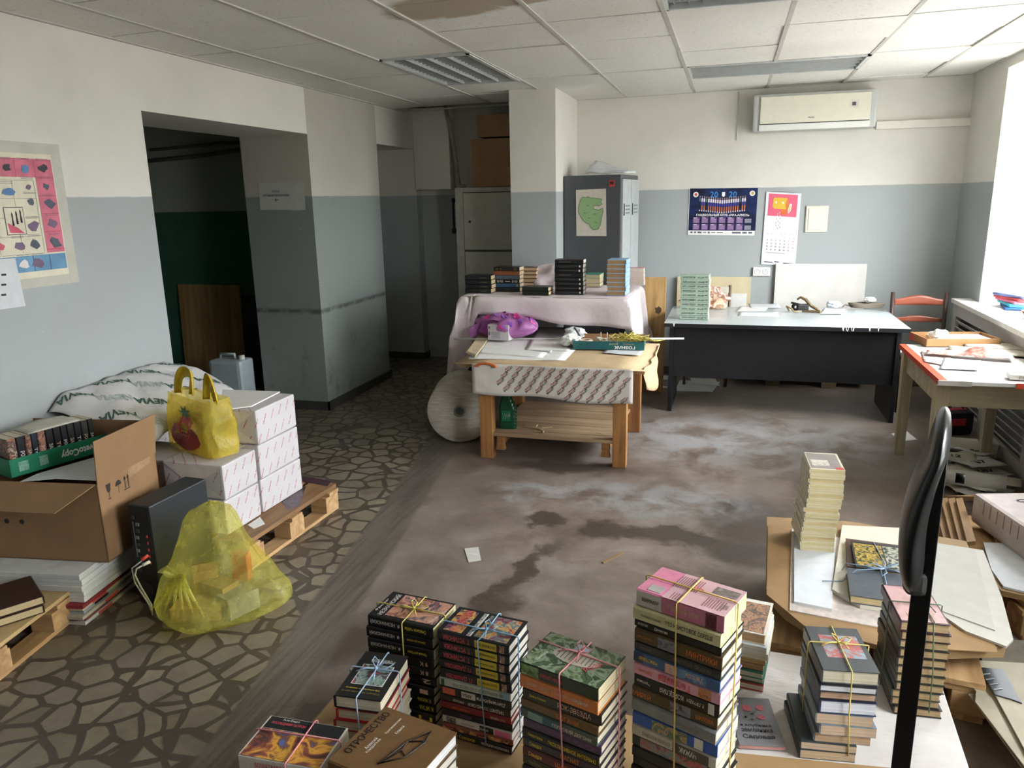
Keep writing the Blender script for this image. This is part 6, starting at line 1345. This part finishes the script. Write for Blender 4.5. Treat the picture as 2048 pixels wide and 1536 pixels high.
# paper roll standing behind the bench
r = thing('paper_roll', 'big roll of paper on the floor left of the workbench', 'roll', (-1.765, 4.80, .228), R(14)); t = NT('roll_end', .7); v = t.coord(); ln = t.n('ShaderNodeVectorMath', operation='LENGTH'); t.l(v, ln.inputs[0]); n = t.noise(t.map(v, (1, 1, 9), rot=(0, .5, 0)), 9, 5); n2 = t.noise(v, 3, 4)
t.col(t.mix(t.ramp(t.math('ADD', t.math('MULTIPLY', n, .6), t.math('MULTIPLY', n2, .4)), .35, .65), lin('a39c8f'), lin('c9c3b6'))); M_roll = t.m
Mx = Matrix.Rotation(R(-90), 4, 'X')
m = MB(); m.lathe([(.042, 0), (.222, 0), (.227, .006), (.227, .31), (.222, .316), (.042, .316), (.042, 0)], 56, (0, 0, 0), 0, Mx); m.build('paper', M_roll, r)
m = MB(); m.lathe([(.030, -.002), (.042, -.002), (.042, .318), (.030, .318), (.030, -.002)], 28, (0, 0, 0), 0, Mx); m.lathe([(0, .012), (.030, .012)], 20, (0, 0, 0), 1, Mx); m.build('core', [mat('8f8a80', .6), mat('55605e', .6)], r)
# crumpled sheet behind the books on the cloth
p = PZ(1075, 573, .951); m = MB(); m.surf(lambda u, v: (-.16+.33*u, .03+.03*v+.04*nz(u*3, v*3), .005+.17*v*(.75+.4*u)+.02*nz(u*4, v*4, 2)), 16, 10, 0, .002); o = m.build('crumpled_sheet', mat('cfc5c6', .6, .08, 9), None, (p.x, p.y, .951), 0); tag(o, 'crumpled white sheet standing behind the low pair of green books', 'paper')
# ------------------------------------------------------------------ on the desk
ZD = .7208
for k, (pix, lab) in enumerate((([(1475, 632), (1558, 634), (1556, 625), (1478, 624)], 'white sheet lying near the front edge of the desk'), ([(1470, 624), (1530, 622), (1540, 612), (1480, 614)], 'white sheets left of the metal tape gun'), ([(1500, 616), (1562, 616), (1556, 608), (1496, 608)], 'white sheet near the rear edge of the desk'), ([(1640, 628), (1685, 628), (1690, 618), (1648, 617)], 'small white paper right of the metal tape gun'))):
    psheet('paper_sheet', lab, 'paper', pix, ZD+.0012*k, M_paper if k % 2 else M_paper2, .001, 'papers on the desk', .008, k+20)
p = PZ(1605, 626, ZD); r = thing('tape_gun', 'brown metal tape gun with a hooked arm on the desk', 'tool', (p.x, p.y+.03, ZD+.004), R(-8)); Mb2 = mat('6d5a3e', .4, .15, 30, .4)
m = MB(); m.tube([(-.03, 0, .115), (-.045, 0, .10), (-.02, 0, .118), (.02, 0, .10), (.06, 0, .055), (.10, 0, .03), (.13, -.01, .018)], [.006, .008, .010, .013, .013, .011, .008], 8); m.build('arm', Mb2, r)
m = MB(); m.box((0, 0, .04), (.09, .05, .05), .3, .01); m.lathe([(.012, 0), (.034, 0), (.034, .03), (.012, .03)], 20, (0, 0, 0), 0, Matrix.Translation((-.05, .01, .036)) @ Matrix.Rotation(R(80), 4, 'X')); m.build('tape_holder', M_blk, r)
m = MB(); m.tube([(-.10, -.02, .008), (-.12, -.03, .045), (-.08, -.04, .03), (-.06, -.05, .008), (-.02, -.05, .01)], .007, 8); m.tube([(-.09, .02, .07), (-.03, .01, .06), (.02, .0, .05)], .008, 8, 1); m.build('handle', [mat('a08a66', .5), M_blk], r)
m = MB(); m.box((.07, -.03, .012), (.14, .03, .018), -.15, .004); m.build('base', Mb2, r)
p = PZ(1668, 618, ZD); crumple('crumpled_film', 'crumpled clear film beside the tape gun', 'plastic film', (p.x, p.y+.03, ZD+.003), (.06, .04, .03), mat('bfc6cc', .25, .05), 14)
p = PZ(1730, 614, ZD); r = thing('cord_coil', 'coil of grey brown cord at the rear right of the desk', 'cord', (p.x, p.y-.05, ZD+.002)); m = MB(); rg = random.Random(2)
for k in range(6): m.tube([((.12+.01*k*.4)*math.cos(i*.35+k), .05*math.sin(i*.35+k), .006+.006*k+.002*math.sin(i)) for i in range(18)], .005, 6, closed=True)
m.tube([(-.12, 0, .01), (-.16, .01, .02), (-.18, .0, .005)], .005, 6); m.build('loops', mat('8a8070', .6), r)
crumple('crumpled_paper', 'crumpled white paper on the coil of cord', 'paper', (p.x+.02, p.y-.05, ZD+.042), (.05, .03, .022), M_white, 3)
# brown crumpled bag on the chair behind the green books
p = PZ(1400, 622, ZD); r = thing('paper_bag', 'crumpled brown and white paper bag behind the green pile', 'bag', (p.x+.02, p.y+.16, ZD+.002))
m = MB(); bmesh.ops.create_icosphere(m.bm, subdivisions=4, radius=1)
for v in m.bm.verts: c = v.co.normalized(); k = 1+.45*nz(c.x*2+3, c.y*2, c.z*2)+.2*nz(c.x*5, c.y*5, c.z*5); v.co = Vector((c.x*.185*k, c.y*.10*k, max(-.075, c.z*.10*k)+.075))
m.build('bag', art(['c9b094', 'd9cfc4', '8a5236', 'd0b89c', 'a5704c'], 7, 33, .6), r)
# ------------------------------------------------------------------ right table
ZR = .7035
pa, pb, pc_ = PZ(1852, 694, ZR), PZ(1822, 676, ZR), PZ(2048, 694, ZR); at = math.atan2(pc_.y-pa.y, pc_.x-pa.x)
r = thing('cardboard_tray', 'low brown cardboard tray on the worn table', 'tray', (pa.x, pa.y, ZR+.001), at); D = .26; L = .44; Mk = mat('9c744a', .7, .08)
m = MB(); m.bb((0, 0, 0), (L, D, .003)); m.bb((0, 0, 0), (L, .004, .05)); m.bb((0, D-.004, 0), (L, D, .05)); m.bb((0, 0, 0), (.004, D, .05)); m.bb((L-.004, 0, 0), (L, D, .05)); m.bb((-.001, D-.06, .002), (0, D, .048), 0, 1); m.build('tray', [Mk, M_red], r)
def tl(x, y, z): return Vector((pa.x, pa.y, ZR)) + Vector((math.cos(at)*x-math.sin(at)*y, math.sin(at)*x+math.cos(at)*y, z))
p = tl(.12, .12, .005); crumple('crumpled_paper', 'crumpled white paper ball in the brown cardboard tray', 'paper', (p.x, p.y, ZR+.006), (.055, .05, .04), M_white, 21)
p = tl(.25, .13, .006); m = MB(); m.box((0, 0, .018), (.32, .20, .034), 0, .002); o = m.build('paper_stack', pages('d6d4cc', n=500), None, (p.x, p.y, ZR+.0055), at); tag(o, 'white paper stack in the brown cardboard tray', 'paper')
def rsheet(lab, pix, z, mt, th=.0015, **k): return psheet('paper_sheet', lab, 'paper', pix, z, mt, th, 'papers on the worn table', .008, **k)
rsheet('white printed sheet near the left edge of the worn table', [(1848, 724), (1905, 735), (1900, 706), (1842, 702)], ZR+.001, art(['cfd0d0', 'c9cacb', 'b98a80', 'cfd0d2'], 12, 4, .5), seed=31)
rsheet('grey sheet at the front of the worn table', [(1880, 738), (1960, 742), (1962, 722), (1888, 716)], ZR+.0035, mat('bcbdbf', .5, .1), seed=32)
for k in range(2): rsheet('long pale strip lying %s the cardboard tray' % ('in front of', 'just before')[k], [(1900+30*k, 704-10*k), (2060, 716-12*k), (2060, 704-12*k), (1895+30*k, 694-10*k)], ZR+.006+.004*k, mat('b9b4a6', .6, .08), th=.008)
p = PZ(1930, 716, ZR); m = MB(); m.surf(lambda u, v: (-.20+.44*u, -.05+.13*v, .012+.05*math.exp(-((u-.62)/.16)**2)*(1-abs(2*v-1))+.018*abs(nz(u*5, v*4, 5))), 28, 12, 0, .002); o = m.build('crumpled_wrapper', art(['b7afa3', 'c4bdb1', 'a59d92', 'b8584a', 'b9b2a6'], 9, 41, .4), None, (p.x, p.y, ZR+.006), R(-12)); tag(o, 'crumpled grey and red wrapper in the middle of the worn table', 'wrapping paper')
p = PZ(1990, 744, ZR); r = thing('white_carton', 'flat pale carton with grey lettering at the front of the worn table', 'box', (1.52, 4.37, ZR+.004), R(-6)); m = MB(); m.box((.06, 0, .0135), (.34, .09, .026), 0, .002); m.build('carton', mat('cfcbc2', .5, .04), r); m = MB(); lettering(m, 'PREMIUM', flat((-.01, -.0456, .0135), (1, 0, 0), (0, 0, 1)), w=.12, h=.013); m.build('lettering', mat('8a867e', .5), r)
# window sill things
zs = SILL+.036
for k, c in enumerate(('3f6fb0', '46b0c4', 'd8748c', 'c44a4a', '7a86b8')):
    m = MB(); m.surf(lambda u, v: (-.12+.24*u, -.15+.30*v, .020+.004*math.sin(u*7+k)), 8, 8, 0, .018); o = m.build('folded_cloth', mat(c, .8, .15), None, (2.0, 6.12, zs+.021*k), R(8*k-10)); tag(o, '%s folded cloth on the window sill' % ('blue', 'turquoise, second from the bottom,', 'pink, middle one', 'red, under the topmost', 'topmost, violet')[k] if k in (0,) else ('turquoise folded cloth second from the bottom on the sill', 'pink folded cloth in the middle of the sill pile', 'red folded cloth under the topmost on the sill', 'violet folded cloth on top of the sill pile')[k-1], 'cloth', 'folded cloths on the window sill')
r = thing('bowl', 'small brown bowl on the window sill', 'bowl', (1.90, 5.62, zs)); m = MB(); m.lathe([(0, .004), (.04, .004), (.065, .05), (.06, .05), (.038, .01), (0, .01)], 24); m.build('bowl', mat('9a6a58', .4), r)
r = thing('sill_cup', 'pale cup far back on the window sill', 'cup', (2.03, 6.34, zs)); m = MB(); m.lathe([(0, .004), (.04, .004), (.045, .09), (.041, .09), (.036, .01), (0, .01)], 24); m.build('cup', mat('b9b7b4', .4), r); m = MB(); m.tube([(.043, 0, .07), (.07, 0, .06), (.065, 0, .03), (.041, 0, .025)], .005, 6); m.build('handle', mat('b9b7b4', .4), r)
m = MB(); m.box((0, 0, .09), (.03, .14, .18)); o = m.build('dark_folder', mat('3a3f58', .5), None, (1.93, 5.42, zs)); tag(o, 'dark blue folder standing on the window sill', 'folder')
# ------------------------------------------------------------------ on the floor
psheet('floor_card', 'small white card alone on the concrete floor', 'card', [(929, 1098), (957, 1095), (962, 1121), (937, 1125)], .0005, art(['cfccc4', 'bdbab4', 'd4d2cc'], 14, 3, .5), .003)
r = thing('wood_stick', 'short thin wooden stick on the concrete floor', 'stick', PZ(1225, 1117, .0)); a, b = PZ(1205, 1127, 0)-r.location, PZ(1245, 1107, 0)-r.location; m = MB(); d = (b-a).normalized(); s = Vector((-d.y, d.x, 0))*.007; m.slab([a-s+Vector((0, 0, .001)), b-s+Vector((0, 0, .001)), b+s+Vector((0, 0, .001)), a+s+Vector((0, 0, .001))], (0, 0, 1), .006); m.build('stick', mat('8a6f50', .7), r)
for k, (pix, lab) in enumerate((([(1350, 782), (1425, 784), (1440, 764), (1360, 760)], 'torn white board on the floor under the desk\'s left side'), ([(1385, 768), (1440, 772), (1430, 758), (1380, 756)], 'white sheet behind the torn board under the desk'), ([(1300, 756), (1335, 760), (1338, 752), (1305, 748)], 'thin white paper scrap left of the desk'), ([(1296, 742), (1320, 748), (1330, 740), (1306, 734)], 'white paper scrap near the plywood board'), ([(1310, 775), (1335, 776), (1335, 773), (1312, 772)], 'narrow white strip left of the desk'), ([(1782, 868), (1812, 862), (1835, 880), (1800, 884)], 'white paper lying left of the worn table\'s legs'))):
    psheet('paper_scrap', lab, 'paper', pix, .001+.0015*(k == 1), M_paper if k % 2 else M_paper2, .0012, 'paper scraps on the floor', .004, k+50)
p = PZ(1328, 745, 0); crumple('crumpled_foil', 'small dark blue crumpled wrapper left of the desk', 'wrapper', (p.x, p.y, .001), (.05, .04, .035), mat('24344c', .3, .3, 30), 6)
rg = random.Random(23)
nums = ['606', '942', '808', '17', 'UIV', '350', '6', '91', '44', '0', '73', '5', '28', '66', '1', '99', '302', '60', '4', '81', '57', '12', '90', '3']
for k in range(24):
    px, py = 1900+rg.uniform(-14, 95), 890+rg.uniform(-8, 95)
    c = PZ(px, py, .002+.0026*k); a = rg.uniform(-1, 1); w, h = rg.uniform(.16, .24), rg.uniform(.12, .18)
    if c.x+.14 > 1.69: c.x = 1.69-.14
    r = thing('numbered_sheet', ('white sheet with the bold number %s in the heap under the worn table' % nums[k]), 'paper', c, a, 'numbered sheets under the worn table'); m = MB()
    m.surf(lambda u, v: (w*(u-.5), h*(v-.5), .001+.018*abs(nz(u*1.3+k, v*1.3, k))*(abs(u-.5)+abs(v-.5))), 8, 6, 0, .001); m.build('sheet', M_paper if k % 3 else M_cream, r)
    m = MB(); f = lambda x, y: (x, y, .0026+.018*abs(nz((x/w+.5)*1.3+k, (y/h+.5)*1.3, k))*(abs(x/w)+abs(y/h)))
    lettering(m, nums[k], f, h=min(.07, w*.22), bold=.03); m.build('number', M_ink, r)
m = MB(); 
def rl(u, v): a = 2*math.pi*u*1.2; rd = .045-.006*u; return (rd*math.cos(a), -.17+.34*v, .047+rd*math.sin(a))
m.surf(rl, 30, 4, 0, .001); o = m.build('rolled_paper', mat('cfcbb8', .6, .04), None, (1.53, 5.28, .001), R(62)); tag(o, 'rolled white paper under the worn table by the radiator cover', 'paper')
m = MB(); m.surf(rl, 30, 4, 0, .001); o = m.build('rolled_paper', M_paper, None, (1.34, 4.52, .045), R(75)); tag(o, 'white paper roll lying on the numbered sheets', 'paper')
p = Vector((1.55, 5.75, 0)); r = thing('sports_bag', 'small black and red bag on the floor by the radiator cover', 'bag', p, R(20)); m = MB(); m.box((0, 0, .085), (.22, .16, .17), 0, .04); m.build('body', mat('201e22', .6), r); m = MB(); m.box((-.02, -.081, .10), (.12, .006, .05), 0, .002); m.box((0, 0, .171), (.15, .05, .006), 0, .002); m.build('red_panel', mat('a8323c', .5), r); m = MB(); m.tube([(-.07, 0, .165), (-.05, 0, .21), (.05, 0, .21), (.07, 0, .165)], .008, 6); m.build('handle', M_blk, r)
